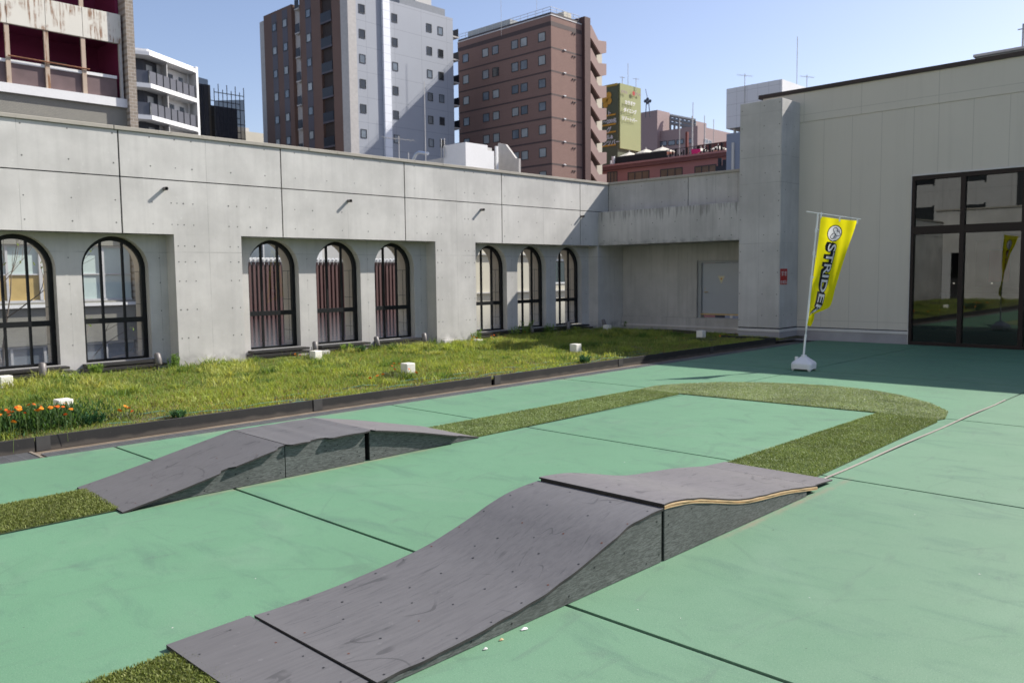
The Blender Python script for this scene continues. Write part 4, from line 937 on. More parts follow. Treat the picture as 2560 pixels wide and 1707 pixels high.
m_wht = M('white render', (0.76, 0.76, 0.76), 0.7, 0.05, 0.6); m_whd = M('pale grey render', (0.52, 0.51, 0.49), 0.7, 0.08, 0.5)
def window_x(X, y0, y1, z0, z1, parent, pane=None, fr=None, t=0.05, mull=0):
    m = MB(); m.box(X, X+0.05, y0, y0+t, z0, z1).box(X, X+0.05, y1-t, y1, z0, z1).box(X, X+0.05, y0+t, y1-t, z0, z0+t).box(X, X+0.05, y0+t, y1-t, z1-t, z1)
    for k in range(mull): yy = y0+(y1-y0)*(k+1)/(mull+1); m.box(X, X+0.045, yy-t/2, yy+t/2, z0+t, z1-t)
    m.mat(1).quad((X+0.012, y0+t, z0+t), (X+0.012, y1-t, z0+t), (X+0.012, y1-t, z1-t), (X+0.012, y0+t, z1-t))
    return m.build('window', [fr or m_frame_d, pane or m_pane], parent)
def window_y(Y, x0, x1, z0, z1, parent, pane=None, fr=None, t=0.05, mull=0):
    m = MB(); m.box(x0, x0+t, Y-0.05, Y, z0, z1).box(x1-t, x1, Y-0.05, Y, z0, z1).box(x0+t, x1-t, Y-0.05, Y, z0, z0+t).box(x0+t, x1-t, Y-0.05, Y, z1-t, z1)
    for k in range(mull): xx = x0+(x1-x0)*(k+1)/(mull+1); m.box(xx-t/2, xx+t/2, Y-0.045, Y, z0+t, z1-t)
    m.mat(1).quad((x0+t, Y-0.012, z0+t), (x1-t, Y-0.012, z0+t), (x1-t, Y-0.012, z1-t), (x0+t, Y-0.012, z1-t))
    return m.build('window', [fr or m_frame_d, pane or m_pane], parent)
r1_ = lambda x, y: (x*0.27234, y*0.27234); r2_ = lambda x, y: (640+x*0.27234, y*0.27234); r3_ = lambda x, y: (1100+x*0.29331, y*0.29331)
r4_ = lambda x, y: (1480+x*0.27211, 120+y*0.27211); r6_ = lambda x, y: (x*0.30607, 480+y*0.30607); r7_ = lambda x, y: (560+x*0.30607, 480+y*0.30607)
r9_ = lambda x, y: (960+x*0.15306, 330+y*0.15306); r10_ = lambda x, y: (1500+x*0.15306, 330+y*0.15306); r11_ = lambda x, y: (320+x*0.15306, 100+y*0.15306)

# A: old building with rusty panels across the street
XA = -30.0
A = thing('rusty_building', (-34, 0, STREET), 'old building at the upper left with rust streaked white panels and open maroon loggias', 'building')
ab = MB(); ab.box(XA-8, XA, -26, 11.88, STREET, -1.6).box(XA-8, XA, -26, 11.88, -0.53, 0.87).box(XA-8, XA, -26, 11.88, 2.75, 7.49).box(XA-8, XA-0.3, -26, 11.88, -1.6, -0.53).box(XA-8, XA-0.3, -26, 11.88, 0.87, 2.75)
ab.build('tiled_wall', m_greytile, A)
MB().box(XA-8, XA-0.25, 11.88, 12.15, STREET, 18).box(XA-0.25, XA+0.28, 11.88, 12.15, STREET, 18).build('brick_pier', m_bricky, A)
MB().box(XA-8, XA+0.12, -26, 11.875, 7.50, 7.79).build('ledge', m_wht, A)
lo = MB(); lo.box(XA-2.2, XA-2.1, -26, 11.87, 7.79, 18); 
for z in (9.9, 12.95, 16): lo.box(XA-2.1, XA-0.08, -26, 11.87, z, z+0.4)
lo.box(XA-2.1, XA-0.3, 11.78, 11.87, 7.79, 18); lo.box(XA-8, XA-2.2, -26, 12.1, 7.8, 18); lo.build('loggia', m_maroon, A)
MB().box(XA-2.1, XA-2.05, 9.9, 10.7, 7.8, 9.2).build('loggia_door', M('grey purple door', (0.12, 0.10, 0.12), 0.7), A)
for z0, z1 in ((9.65, 10.63), (12.70, 13.70)):
    for k in range(9):
        b = 11.80-(k*1.13 if k else 0)-(0.12 if k else 0); a = 11.80-(k+1)*1.13-0.12
        MB().box(XA-0.06, XA+0.06, a+0.008, b-0.008, z0, z1).build('spandrel_panel', m_rustp, A)
for k in range(9):
    y = 10.55-1.13*k
    MB().box(XA-0.05, XA+0.03, y-0.065, y+0.065, 7.79, 9.65).box(XA-0.05, XA+0.03, y-0.065, y+0.065, 10.63, 12.7).build('post', m_rustpost, A)
    MB().box(XA-0.10, XA-0.02, y+0.065, y+1.065, 8.46, 8.56).build('handrail', m_wht, A)
    MB().box(XA-0.08, XA-0.06, y+0.065, y+1.065, 7.79, 8.455).build('glass_panel', m_brownglass, A)
MB().box(XA-0.1, XA+0.02, 11.72, 11.80, 7.79, 9.65).build('end_post', m_whd, A)
pa, pb_ = onX(*r1_(75, 510), XA+0.07), onX(*r1_(825, 640), XA+0.07); MB().tube([pa, pb_], 0.025).build('pipe', m_rustpipe, A)
ochre = M('ochre panel', (0.50, 0.36, 0.14), 0.6)
for k in range(12):      # windows of the storey seen through the arches
    y1 = 11.80-k*1.95; y0 = y1-1.88; ym = (y0+y1)/2
    w = MB().box(XA-0.2, XA-0.1, y0-0.07, y0, 0.87, 2.75).box(XA-0.2, XA-0.1, y0, y1, 2.68, 2.75).box(XA-0.2, XA-0.1, y0, y1, 0.87, 0.94).box(XA-0.2, XA-0.11, y0, y1, 1.76, 1.80).box(XA-0.2, XA-0.09, ym-0.05, ym+0.05, 0.94, 2.68).build('window', m_frame_l, A)
    p = MB().quad((XA-0.16, y0, 1.78), (XA-0.16, y1, 1.78), (XA-0.16, y1, 2.7), (XA-0.16, y0, 2.7)); p.mat(1 if k in (1, 2, 3) else 0).quad((XA-0.16, y0, 0.9), (XA-0.16, y1, 0.9), (XA-0.16, y1, 1.78), (XA-0.16, y0, 1.78))
    p.build('pane', [m_frost2, ochre], w)
    w = MB().box(XA-0.2, XA-0.1, y0-0.07, y0, -1.6, -0.54).box(XA-0.2, XA-0.1, y0, y1, -0.62, -0.53).box(XA-0.2, XA-0.1, ym-0.04, ym+0.04, -1.6, -0.62).build('window', m_frame_l, A)
    MB().quad((XA-0.16, y0, -1.6), (XA-0.16, y1, -1.6), (XA-0.16, y1, -0.55), (XA-0.16, y0, -0.55)).build('pane', m_pane, w)
MB().box(XA-0.05, XA+0.14, -26, 11.87, 0.70, 0.80).build('sill_ledge', m_wht, A)

# street tree seen through the two left arches
tr = thing('street_tree', (-20.5, 4.4, STREET), 'bare branched street tree with a few fresh leaves behind the leftmost arches', 'tree')
tb = MB(); tips = []
def branch(p, d, L, r, n):
    q = p + d*L*0.5 + Vector((random.uniform(-.05, .05), random.uniform(-.05, .05), 0))*L; e = p + d*L
    tb.tube([p, q, e], [r, r*0.85, r*0.65], 6)
    if n == 0: tips.append(e); return
    for k in range(3 if n > 2 else 2):
        dd = (d + Vector((random.gauss(0, .45), random.gauss(0, .55), random.gauss(0.05, .3)))).normalized(); branch(e, dd, L*random.uniform(0.6, 0.85), r*0.6, n-1)
tb.tube([(-20.5, 4.4, STREET), (-20.45, 4.5, -5), (-20.4, 4.4, -1.6)], [0.17, 0.14, 0.10], 10)
for d in ((0.1, 0.55, 0.9), (0.1, -0.5, 1), (0.2, 0.8, 0.3)): branch(Vector((-20.4, 4.4, -1.6)), Vector(d).normalized(), 1.45, 0.042, 4)
tb.build('trunk', M('bare bark', (0.14, 0.115, 0.095), 0.9, 0.3, 10), tr)
npos = np.array([t+Vector((random.gauss(0, .05), random.gauss(0, .05), random.gauss(0, .05))) for t in tips for q in range(7) if random.random() < 0.16]); n = len(npos)
link('crown', blades('crown', npos, RNG.uniform(0.05, 0.10, n), RNG.uniform(0.03, 0.05, n), RNG.uniform(0.3, 1.5, n), np.array([0.16, 0.24, 0.05])*RNG.uniform(0.7, 1.3, (n, 1)), m_leaf, 0), tr)

# louvred sign screen with capped posts, seen through the middle arches
XL = -26.0
ya, yb = onX(*r7_(150, 560), XL).y, onX(*r7_(1760, 560), XL).y; zt = onX(*r7_(700, 560), XL).z
lv = thing('louvre_screen', (XL, (ya+yb)/2, STREET), 'tall screen of reddish brown vertical fins behind the middle arches', 'screen')
f = MB(); y = ya
while y < yb: f.box(XL, XL+0.10, y, y+0.085, STREET, zt-0.06); y += 0.165
f.build('fins', M('red brown fin', (0.135, 0.072, 0.066), 0.55, 0.15, 1), lv)
MB().box(XL-0.06, XL-0.02, ya, yb, STREET, zt-0.15).build('backing', M('dark backing', (0.075, 0.075, 0.09), 0.7), lv)
f = MB(); y = ya
while y < yb: f.box(XL-0.01, XL+0.12, y-0.012, y+0.10, zt-0.05, zt+0.09); f.tube([(XL+0.13, y+0.04, zt+0.02), (XL+0.20, y+0.04, zt+0.02)], 0.042, 8); y += 0.165
f.build('caps', m_wht, lv)
bw = thing('white_building', (-34, 20, STREET), 'low white rendered building behind the brown louvre screen', 'building')
MB().box(-38, -31.5, 15.2, 20.6, STREET, 5.4).build('wall', m_wht, bw); MB().box(-38, -31.7, 20.62, 27.5, STREET, 5.2).build('wall', m_whd, bw)
window_x(-31.5, 16.6, 18.9, 2.0, 3.25, bw, m_pane, m_frame_l, 0.06, 1); window_x(-31.5, 12.4+3, 16.2, 2.0, 3.25, bw, m_pane, m_frame_l)

# F: cream building with white stair head
FX, FY = onX(*r9_(1330, 168), -33.52).x, 31.19
fz = 8.78
F = thing('stairhead_building', (-36, 36, STREET), 'cream building behind the arcade with a white box shaped stair head on its roof', 'building')
m_crm = M('cream render', (0.58, 0.54, 0.44), 0.75, 0.05, 0.8)
MB().box(-40, FX-0.4, 27.8, 52, STREET, 6.2).build('wall', m_crm, F)
MB().box(FX-0.4, FX-0.2, 27.8, 52, 2.72, 2.80).box(FX-0.4, FX-0.2, 27.8, 52, 0.55, 0.62).build('string_course', m_whd, F)
for y0, y1, z0, z1 in ((33.6, 35.3, 1.02, 2.55), (33.9, 35.0, -0.5, 0.25), (38.6, 40.0, 1.0, 2.5)): window_x(FX-0.4, y0, y1, z0, z1, F, M('dark teal pane', (0.05, 0.08, 0.09), 0.2) if y0 == 33.6 else mat['dark teal pane'], m_wht, 0.09, 1)
MB().box(FX-0.4, FX+0.9, 30.6, 31.0, STREET, 6.2).build('pilaster', m_crm, F)
l_ = onY(*r9_(970, 230), FY).x; l2 = onY(*r9_(450, 440), FY).x
n1_ = onX(*r9_(1690, 215), FX).y; n2_ = onX(*r9_(1820, 320), FX); pr = onX(*r9_(1862, 180), FX).y
MB().box(l_, FX, FY, n1_, 6.2, fz).box(l_, FX, n1_, pr-0.32, 6.2, n2_.z).box(FX-0.1, FX+0.02, pr-0.16, pr, 6.2, fz+0.02).build('stair_head', m_wht, F)
MB().box(l_, FX-0.5, n1_+0.1, pr, n2_.z, fz-0.02).build('stair_back', m_whd, F)
MB().box(l2, l_-0.01, FY+0.1, FY+2.5, 6.2, 8.15).build('roof_box', m_whd, F)
MB().prism([onY(*r9_(x, y), FY+3.2) for x, y in ((1862, 182), (1985, 205), (2150, 430), (2203, 436), (2203, 900), (1862, 900))], (0, 0.15, 0)).build('stair_parapet', M('grey stair parapet', (0.46, 0.44, 0.42), 0.8), F)
dk2 = MB(); c_ = [onY(*r9_(x, y), FY-0.1) for x, y in ((470, 470), (520, 370), (570, 335), (720, 355))]; dk2.tube(c_, 0.085, 12); dk2.build('roof_duct', M('shiny duct', (0.62, 0.66, 0.72), 0.3, metal=0.7), F)
pp_ = MB()
for px, y0, y1 in ((398, 440, 340), (935, 300, 110), (985, 240, 105)): a = onY(*r9_(px, y0), FY-0.1); b = onY(*r9_(px, y1), FY-0.1); pp_.tube([a-Vector((0, 0, 0.6)), b], 0.03, 8)
pp_.build('vent_pipe', m_whd, F)
def antenna(px, y0, y1, D, label, r=0.03, yagi=0, mt=None):
    b = at(px, y0, D); t = at(px, y1, D)
    m = MB().tube([b-Vector((0, 0, 1.5)), Vector((b.x, b.y, t.z))], r, 6)
    o = thing('roof_antenna', (b.x, b.y, b.z), label, 'antenna'); m.build('mast', mt or m_whd, o)
    if yagi:
        e = MB(); z = t.z-0.15; e.tube([(b.x-0.6*yagi, b.y-0.5*yagi, z+0.1*yagi), (b.x+0.6*yagi, b.y+0.5*yagi, z-0.1*yagi)], r*0.6, 5)
        for k in range(7): f = (k-3)/3; x, y = b.x+0.6*yagi*f, b.y+0.5*yagi*f; e.tube([(x-0.3*yagi, y+0.35*yagi, z-0.1*yagi*f), (x+0.3*yagi, y-0.35*yagi, z-0.1*yagi*f)], r*0.35, 4)
        e.build('elements', mt or m_whd, o)
antenna(998, 392, 341, 42, 'television antenna left of the white stair head', 0.022, 1)
antenna(1064, 380, 208, 44, 'thin tall mast in front of the grey tower facade', 0.022)

# D: tall tower, brown flank and pale grey front
XD, YD_ = -81.23, 57.44
D_ = thing('tower_block', (-88, 65, STREET), 'tall tower with a dark brown flank and a pale grey front half in shadow', 'tower')
m_dgrey = tiled('pale blue grey tower facade', (0.325, 0.345, 0.385), 'y', 4.2, 2.9, 60, 31.2, 0.05, 0.45)
m_dbrown = M('brown tower cladding', (0.155, 0.095, 0.075), 0.7, 0.08, 0.3); m_dbluestrip = M('blue grey window strip', (0.085, 0.075, 0.09), 0.5, 0.1, 0.3)
m_dgl = M('light grey tower trim', (0.46, 0.44, 0.42), 0.7)
yR = onX(*r2_(1805, 172), XD).y; zTop = 34.39
b2x = onY(*r2_(395, 5), YD_).x; wlx = onY(*r2_(322, 50), YD_).x; llx = onY(*r2_(68, 150), YD_).x; lx0 = onY(*r2_(25, 185), YD_).x; brR = onY(*r2_(770, 5), YD_).x; bal0, bal1 = onY(*r2_(585, 5), YD_).x, onY(*r2_(690, 5), YD_).x
MB().box(b2x+0.02, XD, YD_+0.4, 62.2, STREET, 42).box(b2x+0.02, XD, 62.2, yR, STREET, zTop).build('grey_wall', m_dgrey, D_)
MB().box(b2x, bal0, YD_, YD_+0.39, STREET, 42).box(bal1, brR, YD_, YD_+0.39, STREET, 42).box(llx, wlx, YD_, YD_+4, STREET, 35.3).box(b2x, b2x+1, YD_+0.4, yR-1, STREET, 34.2).build('brown_wall', m_dbrown, D_)
MB().box(brR, XD+0.05, YD_, YD_+0.39, STREET, 42).box(XD-0.4, XD+0.05, YD_+0.39, YD_+1.15, STREET, 42).box(wlx, b2x, YD_+0.5, YD_+4, STREET, 35.1).box(lx0, llx, YD_+0.1, YD_+4, STREET, 34.8).build('pale_trim', m_dgl, D_)
MB().box(XD, XD+0.32, 62.28, 63.30, STREET, 36).build('bright_duct', tiled('bright white metal duct', (0.80, 0.82, 0.86), 'y', 5, 1.0, 60, 0, 0.08, 0.35), D_)
rw = MB(); rw.box(XD-3.2, XD-0.15, 65.2, 72.5, zTop, zTop+0.9); rw.build('roof_railing', M('grey roof screen', (0.20, 0.22, 0.25), 0.6), D_)
ra = onX(*r2_(1440, 20), XD-2); MB().box(XD-5, XD-1.5, ra.y, ra.y+2.6, zTop, zTop+2.4).build('roof_unit', m_whd, D_)
for cx_, y0, n in ((970, 85, 6), (1270, 170, 6), (1588, 260, 6), (1692, 288, 6)):
    st = {970: 229, 1270: 222, 1588: 211, 1692: 207}[cx_]
    for k in range(n):
        yy = y0+st*k; c = onX(*r2_(cx_+4*k, yy), XD); window_x(XD, c.y-0.42, c.y+0.42, c.z-0.50, c.z+0.52, D_, m_pane if (k+cx_) % 3 == 0 else m_paned, m_frame_d, 0.07)
for (cx_, y0, st, n, hw) in ((478, 125, 229, 6, 0.5), (168, 255, 217, 6, 0.5), (265, 215, 217, 6, 0.5)):
    c0_ = onY(*r2_(cx_, y0), YD_); MB().box(c0_.x-0.62, c0_.x+0.62, YD_-0.012, YD_-0.002, STREET, 42 if cx_ == 478 else 35.0).build('window_strip', m_dbluestrip, D_)
    for k in range(n): zc = c0_.z-2.9*k; window_y(YD_-0.013, c0_.x-hw, c0_.x+hw, zc-0.5, zc+0.5, D_, m_panel_curt if (k+cx_) % 2 else m_pane, m_frame_d, 0.07)
bz = onY(*r2_(630, 200), YD_).z
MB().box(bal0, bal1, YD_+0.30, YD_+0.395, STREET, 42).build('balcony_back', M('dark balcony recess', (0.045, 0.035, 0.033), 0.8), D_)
for k in range(-1, 8):
    z = bz-2.9*k
    MB().box(bal0+0.02, bal1-0.02, YD_-0.05, YD_+0.29, z-0.2, z).build('balcony_slab', m_dbluestrip, D_)
    MB().box(bal0+0.03, bal1-0.1, YD_-0.04, YD_, z+0.01, z+1.05).build('balcony_railing', M('black balustrade', (0.02, 0.022, 0.03), 0.4) if k == -1 else mat['black balustrade'], D_)
    zb = onY(*r2_(365, 310), YD_).z-2.9*k
    MB().box(wlx+0.8, b2x-0.02, YD_-0.1, YD_+0.45, zb-0.15, zb).build('balcony_slab', m_dgl, D_); MB().box(wlx+0.9, b2x-0.05, YD_-0.1, YD_-0.06, zb+0.01, zb+1.05).build('balcony_railing', mat['black balustrade'], D_)
# side balconies at the right end of the front
for k in range(7):
    zz = 32.2-2.9*k
    MB().box(XD-3, XD-0.3, yR, yR+1.3, zz, zz+0.18).build('balcony_slab', m_dgl, D_); MB().box(XD-3, XD-0.35, yR+1.22, yR+1.28, zz+0.19, zz+1.2).build('balcony_railing', mat['black balustrade'], D_)

# E: red brown hotel
XE, YE = -69.85, 79.79; ZE = 33.62
E_ = thing('brick_hotel', (-78, 85, STREET), 'reddish brown tiled hotel block with dark floor bands and zigzag outside stairs', 'building')
m_hot = brick('reddish brown tile', (0.275, 0.178, 0.150), (0.255, 0.163, 0.138), (0.20, 0.115, 0.095), 0.3, 0.10, 'y'); m_hotx = brick('reddish brown tile flank', (0.275, 0.178, 0.150), (0.255, 0.163, 0.138), (0.20, 0.115, 0.095), 0.3, 0.10, 'x')
m_band = M('dark floor band', (0.085, 0.060, 0.058), 0.7)
xl = onY(*r3_(150, 345), YE).x; yr = onX(*r3_(1205, 215), XE).y
hb_ = MB(); hb_.box(xl, XE, YE, yr, STREET, ZE); hb_.build('tiled_wall', m_hot, E_)
MB().box(xl, XE+0.06, YE-0.06, yr, ZE+0.002, ZE+0.10).build('roof_edge', m_wht, E_)
MB().box(xl, XE-0.1, YE+0.1, yr-0.1, ZE+0.10, ZE+0.42).build('roof_curb', M('dark roof curb', (0.10, 0.09, 0.09), 0.8), E_)
rl = MB()
for z in (ZE+0.8, ZE+1.15): rl.tube([(xl, YE+0.3, z), (XE-0.3, YE+0.3, z), (XE-0.3, yr, z)], 0.03, 5)
for k in range(14): rl.tube([(xl+(XE-0.3-xl)*k/13, YE+0.3, ZE+0.4), (xl+(XE-0.3-xl)*k/13, YE+0.3, ZE+1.15)], 0.025, 5)
for k in range(6): rl.tube([(XE-0.3, YE+0.3+k*1.1, ZE+0.4), (XE-0.3, YE+0.3+k*1.1, ZE+1.15)], 0.025, 5)
rl.build('roof_railing', m_whd, E_)
c_ = onY(*r3_(598, 165), YE+1.5); MB().box(xl+0.5, c_.x, YE+1.5, YE+4, ZE, c_.z).build('roof_screen', tiled('ribbed roof screen', (0.42, 0.44, 0.43), 'x', 0.45, 50, 0, 0, 0.06, 0.4), E_)
c_ = onX(*r3_(1085, 110), XE-2); MB().box(XE-3.4, XE-2, c_.y-0.7, c_.y+0.8, ZE, c_.z).build('roof_unit', m_crm, E_)
ZB = [onY(*r3_(945, y), YE).z for y in (180, 218, 398, 412, 597, 611, 796, 810, 994, 1008, 1190, 1205, 1390, 1406)]
for a, b in zip(ZB[0::2], ZB[1::2]): MB().box(xl+0.02, XE+0.012, YE-0.012, yr+0.0, b, a).build('floor_band', m_band, E_)
RZ = [(onY(*r3_(872, a), YE).z, onY(*r3_(872, b), YE).z) for a, b in ((278, 357), (475, 557), (675, 752), (872, 948), (1068, 1148), (1264, 1343), (1462, 1540))]
CX = [onY(*r3_(x, 1120), YE).x for x in (228, 396, 481, 645, 722, 875)]
for ri, (zt_, zb_) in enumerate(RZ):
    for ci, x in enumerate(CX):
        pane = m_panel_curt if random.random() < 0.62 else m_pane
        if (ri, ci) == (1, 2): pane = m_paned
        window_y(YE-0.002, x-0.60, x+0.60, zb_, zt_, E_, pane, m_frame_d, 0.07)
for k in range(7):
    c = onX(*r3_(1140, 290+195*k), XE); m = MB()
    for s in (-0.22, 0.22): m.box(XE, XE+0.12, c.y+s-0.07, c.y+s+0.07, c.z-0.09, c.z+0.09)
    m.build('wall_vents', m_frame_d, E_)
    c = onX(*r3_(1060, 430+195*k), XE); MB().box(XE+0.013, XE+0.15, c.y-0.2, c.y+0.2, c.z-0.06, c.z+0.06).build('wall_lamp', m_wht, E_)
ys0, ys1 = onX(*r3_(1208, 170), XE).y, onX(*r3_(1256, 165), XE).y
MB().box(XE-3, XE+0.01, yr, ys0, STREET, ZE).build('dark_shaft', M('mauve tile shaft', (0.19, 0.14, 0.14), 0.8), E_)
MB().box(XE-3, XE+0.5, ys0, ys1, STREET, ZE+1.0).build('brown_shaft', M('dark brown shaft', (0.10, 0.055, 0.05), 0.7), E_)
ye = onX(*r3_(1420, 355), XE).y
MB().box(XE-3, XE-1.6, onX(*r3_(1335, 455), XE-1.6).y, onX(*r3_(1380, 455), XE-1.6).y, STREET, ZE-0.5).build('stair_core', m_crm, E_)
MB().box(XE-3, XE-1.62, ys1, onX(*r3_(1334, 455), XE-1.6).y, STREET, ZE-0.3).build('stair_back', M('stair underside shade', (0.15, 0.12, 0.11), 0.8), E_)  # added wall, coloured dark for the shade under the flights
m_stair = M('pinkish stair parapet', (0.34, 0.235, 0.21), 0.75, 0.05, 0.5)
shp = [onX(*r3_(x, y), XE) for x, y in ((1258, 205), (1290, 218), (1352, 348), (1418, 356), (1418, 452), (1368, 460), (1290, 330), (1258, 300))]
FLH = onX(*r3_(1418, 355), XE).z-onX(*r3_(1418, 545), XE).z
for k in range(9): MB().prism([p-Vector((0, 0, FLH*k)) for p in shp], (-0.25, 0, 0)).build('stair_parapet', m_stair, E_)
for k in range(9):
    m = MB(); m.prism([p-Vector((0.25, 0, FLH*k)) for p in (shp[7], shp[6], shp[5], shp[4], shp[4]+Vector((0, 0, .3)), shp[5]+Vector((0, 0, .35)), shp[6]+Vector((0, 0, .4)), shp[7]+Vector((0, 0, .4)))], (-1.3, 0, 0)); m.build('stair_flight', mat['stair underside shade'], E_)  # flights coloured dark to paint their shaded undersides

# B: white balconied apartment
B_ = thing('balcony_apartment', (-84, 34, STREET), 'white apartment building with bent grey balconies beside the brick pier', 'building')
ZR = 21.66; P0 = onZ(*r11_(1110, 480), ZR); P1 = Vector((-75.31, 32.03, ZR)); P2_ = Vector((-75.75, 30.45, ZR))
e1 = (P1-P0).normalized(); e2 = (P2_-P1).normalized(); P3 = P2_+e2*6
nb_ = Vector((0, 0, 1)).cross(e1)*1.0; 
inn = Vector((-1, 0, 0))
FLB = 2.78
def slab(zt, th, out=0.0): 
    o = -inn*out; pts = [P0+o, P1+o, P3+o, P3+inn*10, P0+inn*10]; return MB().prism([Vector((p.x, p.y, zt-th)) for p in pts], (0, 0, th))
for k in range(9): slab(ZR-FLB*k, 0.38 if k else 0.34).build('balcony_slab', m_wht, B_)
slab(ZR+0.30, 0.28, -0.5).build('roof_upstand', m_wht, B_)
MB().prism([Vector((p.x, p.y, STREET)) for p in (P0+inn*0.0, P0-e1*0.3, P0-e1*0.3+inn*10, P0+inn*10)], (0, 0, ZR+0.25-STREET)).build('end_wall', m_wht, B_)
q0, q1, q3 = P0+inn*1.5, P1+inn*1.5, P3+inn*1.5; qm = q0+(q1-q0)*0.72
MB().prism([Vector((p.x, p.y, STREET)) for p in (q0, qm, qm+inn*8, q0+inn*8)], (0, 0, ZR-0.4-STREET)).build('inner_wall', m_wht, B_)
MB().prism([Vector((p.x, p.y, STREET)) for p in (qm, q1, q3, q3+inn*8, qm+inn*8)], (0, 0, ZR-0.4-STREET)).build('dark_inner_wall', M('dark grey cladding', (0.06, 0.065, 0.08), 0.7), B_)
m_bal = M('smoky balcony panel', (0.105, 0.11, 0.13), 0.3, 0.1, 1, spec=0.5)
for k in range(1, 9):
    zf = ZR-FLB*k; n = 7
    for i in range(n):
        a = P0+(P1-P0)*((i+0.2)/(n+0.2))+inn*0.15; b = P0+(P1-P0)*((i+1.19)/(n+0.2))+inn*0.15
        MB().prism([Vector((a.x, a.y, zf)), Vector((b.x, b.y, zf)), Vector((b.x, b.y, zf+1.12)), Vector((a.x, a.y, zf+1.12))], (-0.06, 0, 0)).build('balcony_panel', m_bal, B_)
        MB().tube([Vector((a.x+0.03, a.y, zf)), Vector((a.x+0.03, a.y, zf+1.16))], 0.04, 4).build('balcony_post', m_frame_d, B_)
    for i in range(5):
        a = P1+e2*(0.1+1.1*i)+inn*0.15; b = P1+e2*(0.1+1.1*(i+1))+inn*0.15
        MB().prism([Vector((a.x, a.y, zf)), Vector((b.x, b.y, zf)), Vector((b.x, b.y, zf+1.12)), Vector((a.x, a.y, zf+1.12))], (-0.06, 0, 0)).build('balcony_panel', m_bal, B_)
        MB().tube([Vector((a.x+0.03, a.y, zf)), Vector((a.x+0.03, a.y, zf+1.16))], 0.04, 4).build('balcony_post', m_frame_d, B_)
    # partition and windows
    m = q0+(q1-q0)*0.62; MB().prism([Vector((m.x, m.y, zf)), Vector((m.x+1.3, m.y, zf)), Vector((m.x+1.3, m.y, zf+2.35)), Vector((m.x, m.y, zf+2.35))], (0, -0.1, 0)).build('partition', m_whd, B_)
    for f0, f1, z0, z1, pn in ((0.38, 0.54, 0.1, 1.9, m_pane), (0.16, 0.25, 0.2, 1.9, m_pane), (0.82, 0.94, 0.3, 2.0, m_panel_curt)):
        a = q0+(q1-q0)*f0-inn*0.06; b = q0+(q1-q0)*f1-inn*0.06; MB().prism([Vector((a.x, a.y, zf+z0)), Vector((b.x, b.y, zf+z0)), Vector((b.x, b.y, zf+z1)), Vector((a.x, a.y, zf+z1))], (-0.05, 0, 0)).build('window', pn, B_)
    a = q0+(q1-q0)*0.08; MB().tube([Vector((a.x+0.4, a.y, zf)), Vector((a.x+0.4, a.y, zf+2.4))], 0.06, 6).build('drain_pipe', m_wht, B_)

# C: dark netted scaffold building
C_ = thing('scaffold_building', (-97, 50, STREET), 'dark building wrapped in black scaffold netting between the white apartment and the tower', 'building')
cx1 = onZ(*r11_(1890, 900), 23.52); cl0 = onX(*r11_(1130, 780), cx1.x)
m_net = M('dark netted wall', (0.050, 0.046, 0.044), 0.9, 0.25, 0.4)
yA, yB = onX(*r11_(1300, 720), cx1.x).y, onX(*r11_(1400, 720), cx1.x).y; zP = onX(*r11_(1350, 710), cx1.x).z; zN = onX(*r11_(1500, 1010), cx1.x).z
MB().box(cx1.x-9, cx1.x-1.2, cl0.y-3, yA, STREET, 24.3).box(cx1.x-9, cx1.x-1.2, yB, cx1.y-0.3, STREET, zN-0.3).build('dark_wall', m_net, C_)
MB().box(cx1.x-6, cx1.x-0.9, yA, yB, STREET, zP).build('brown_tower', M('brown grey tower', (0.11, 0.095, 0.075), 0.85), C_)
sc = MB()
for k in range(8): y = yB+(cx1.y-yB)*k/7; sc.tube([(cx1.x, y, STREET), (cx1.x, y, cx1.z+(0.8 if k % 2 else 0.2))], 0.05, 5)
for z in range(7): sc.tube([(cx1.x, yB, cx1.z-0.2-z*1.7), (cx1.x, cx1.y, cx1.z-0.2-z*1.7)], 0.05, 5); sc.tube([(cx1.x-1, yB, cx1.z-1.0-z*1.7), (cx1.x-1, cx1.y, cx1.z-1.0-z*1.7)], 0.05, 5)
sc.build('scaffold', M('scaffold tube', (0.05, 0.055, 0.06), 0.6), C_)
tn = NT('black scaffold net'); trn = tn.n.new('ShaderNodeBsdfTransparent'); mxn = tn.n.new('ShaderNodeMixShader'); mxn.inputs[0].default_value = 0.80
tn.done((0.02, 0.022, 0.03), 0.9); tn.l.new(trn.outputs[0], mxn.inputs[1]); tn.l.new(tn.b.outputs[0], mxn.inputs[2]); tn.l.new(mxn.outputs[0], tn.out.inputs[0])
MB().quad((cx1.x+0.1, yB, STREET), (cx1.x+0.1, cx1.y, STREET), (cx1.x+0.1, cx1.y, cx1.z-0.6), (cx1.x+0.1, yB, cx1.z-1.2)).quad((cx1.x+0.1, cl0.y-2, STREET), (cx1.x+0.1, yA, STREET), (cx1.x+0.1, yA, 24.6), (cx1.x+0.1, cl0.y-2, 24.9)).build('netting', tn.m, C_)
fs = thing('far_beige_block', (-150, 85, STREET), 'small beige building peeping out left of the tower', 'building')
c_ = at(625, 330, 170); MB().box(c_.x-14, c_.x, c_.y-3, c_.y+5, STREET, c_.z).build('wall', m_crm, fs); MB().box(c_.x-12, c_.x-4, c_.y-2, c_.y+2, c_.z, c_.z+1.5).build('roof_unit', m_whd, fs)

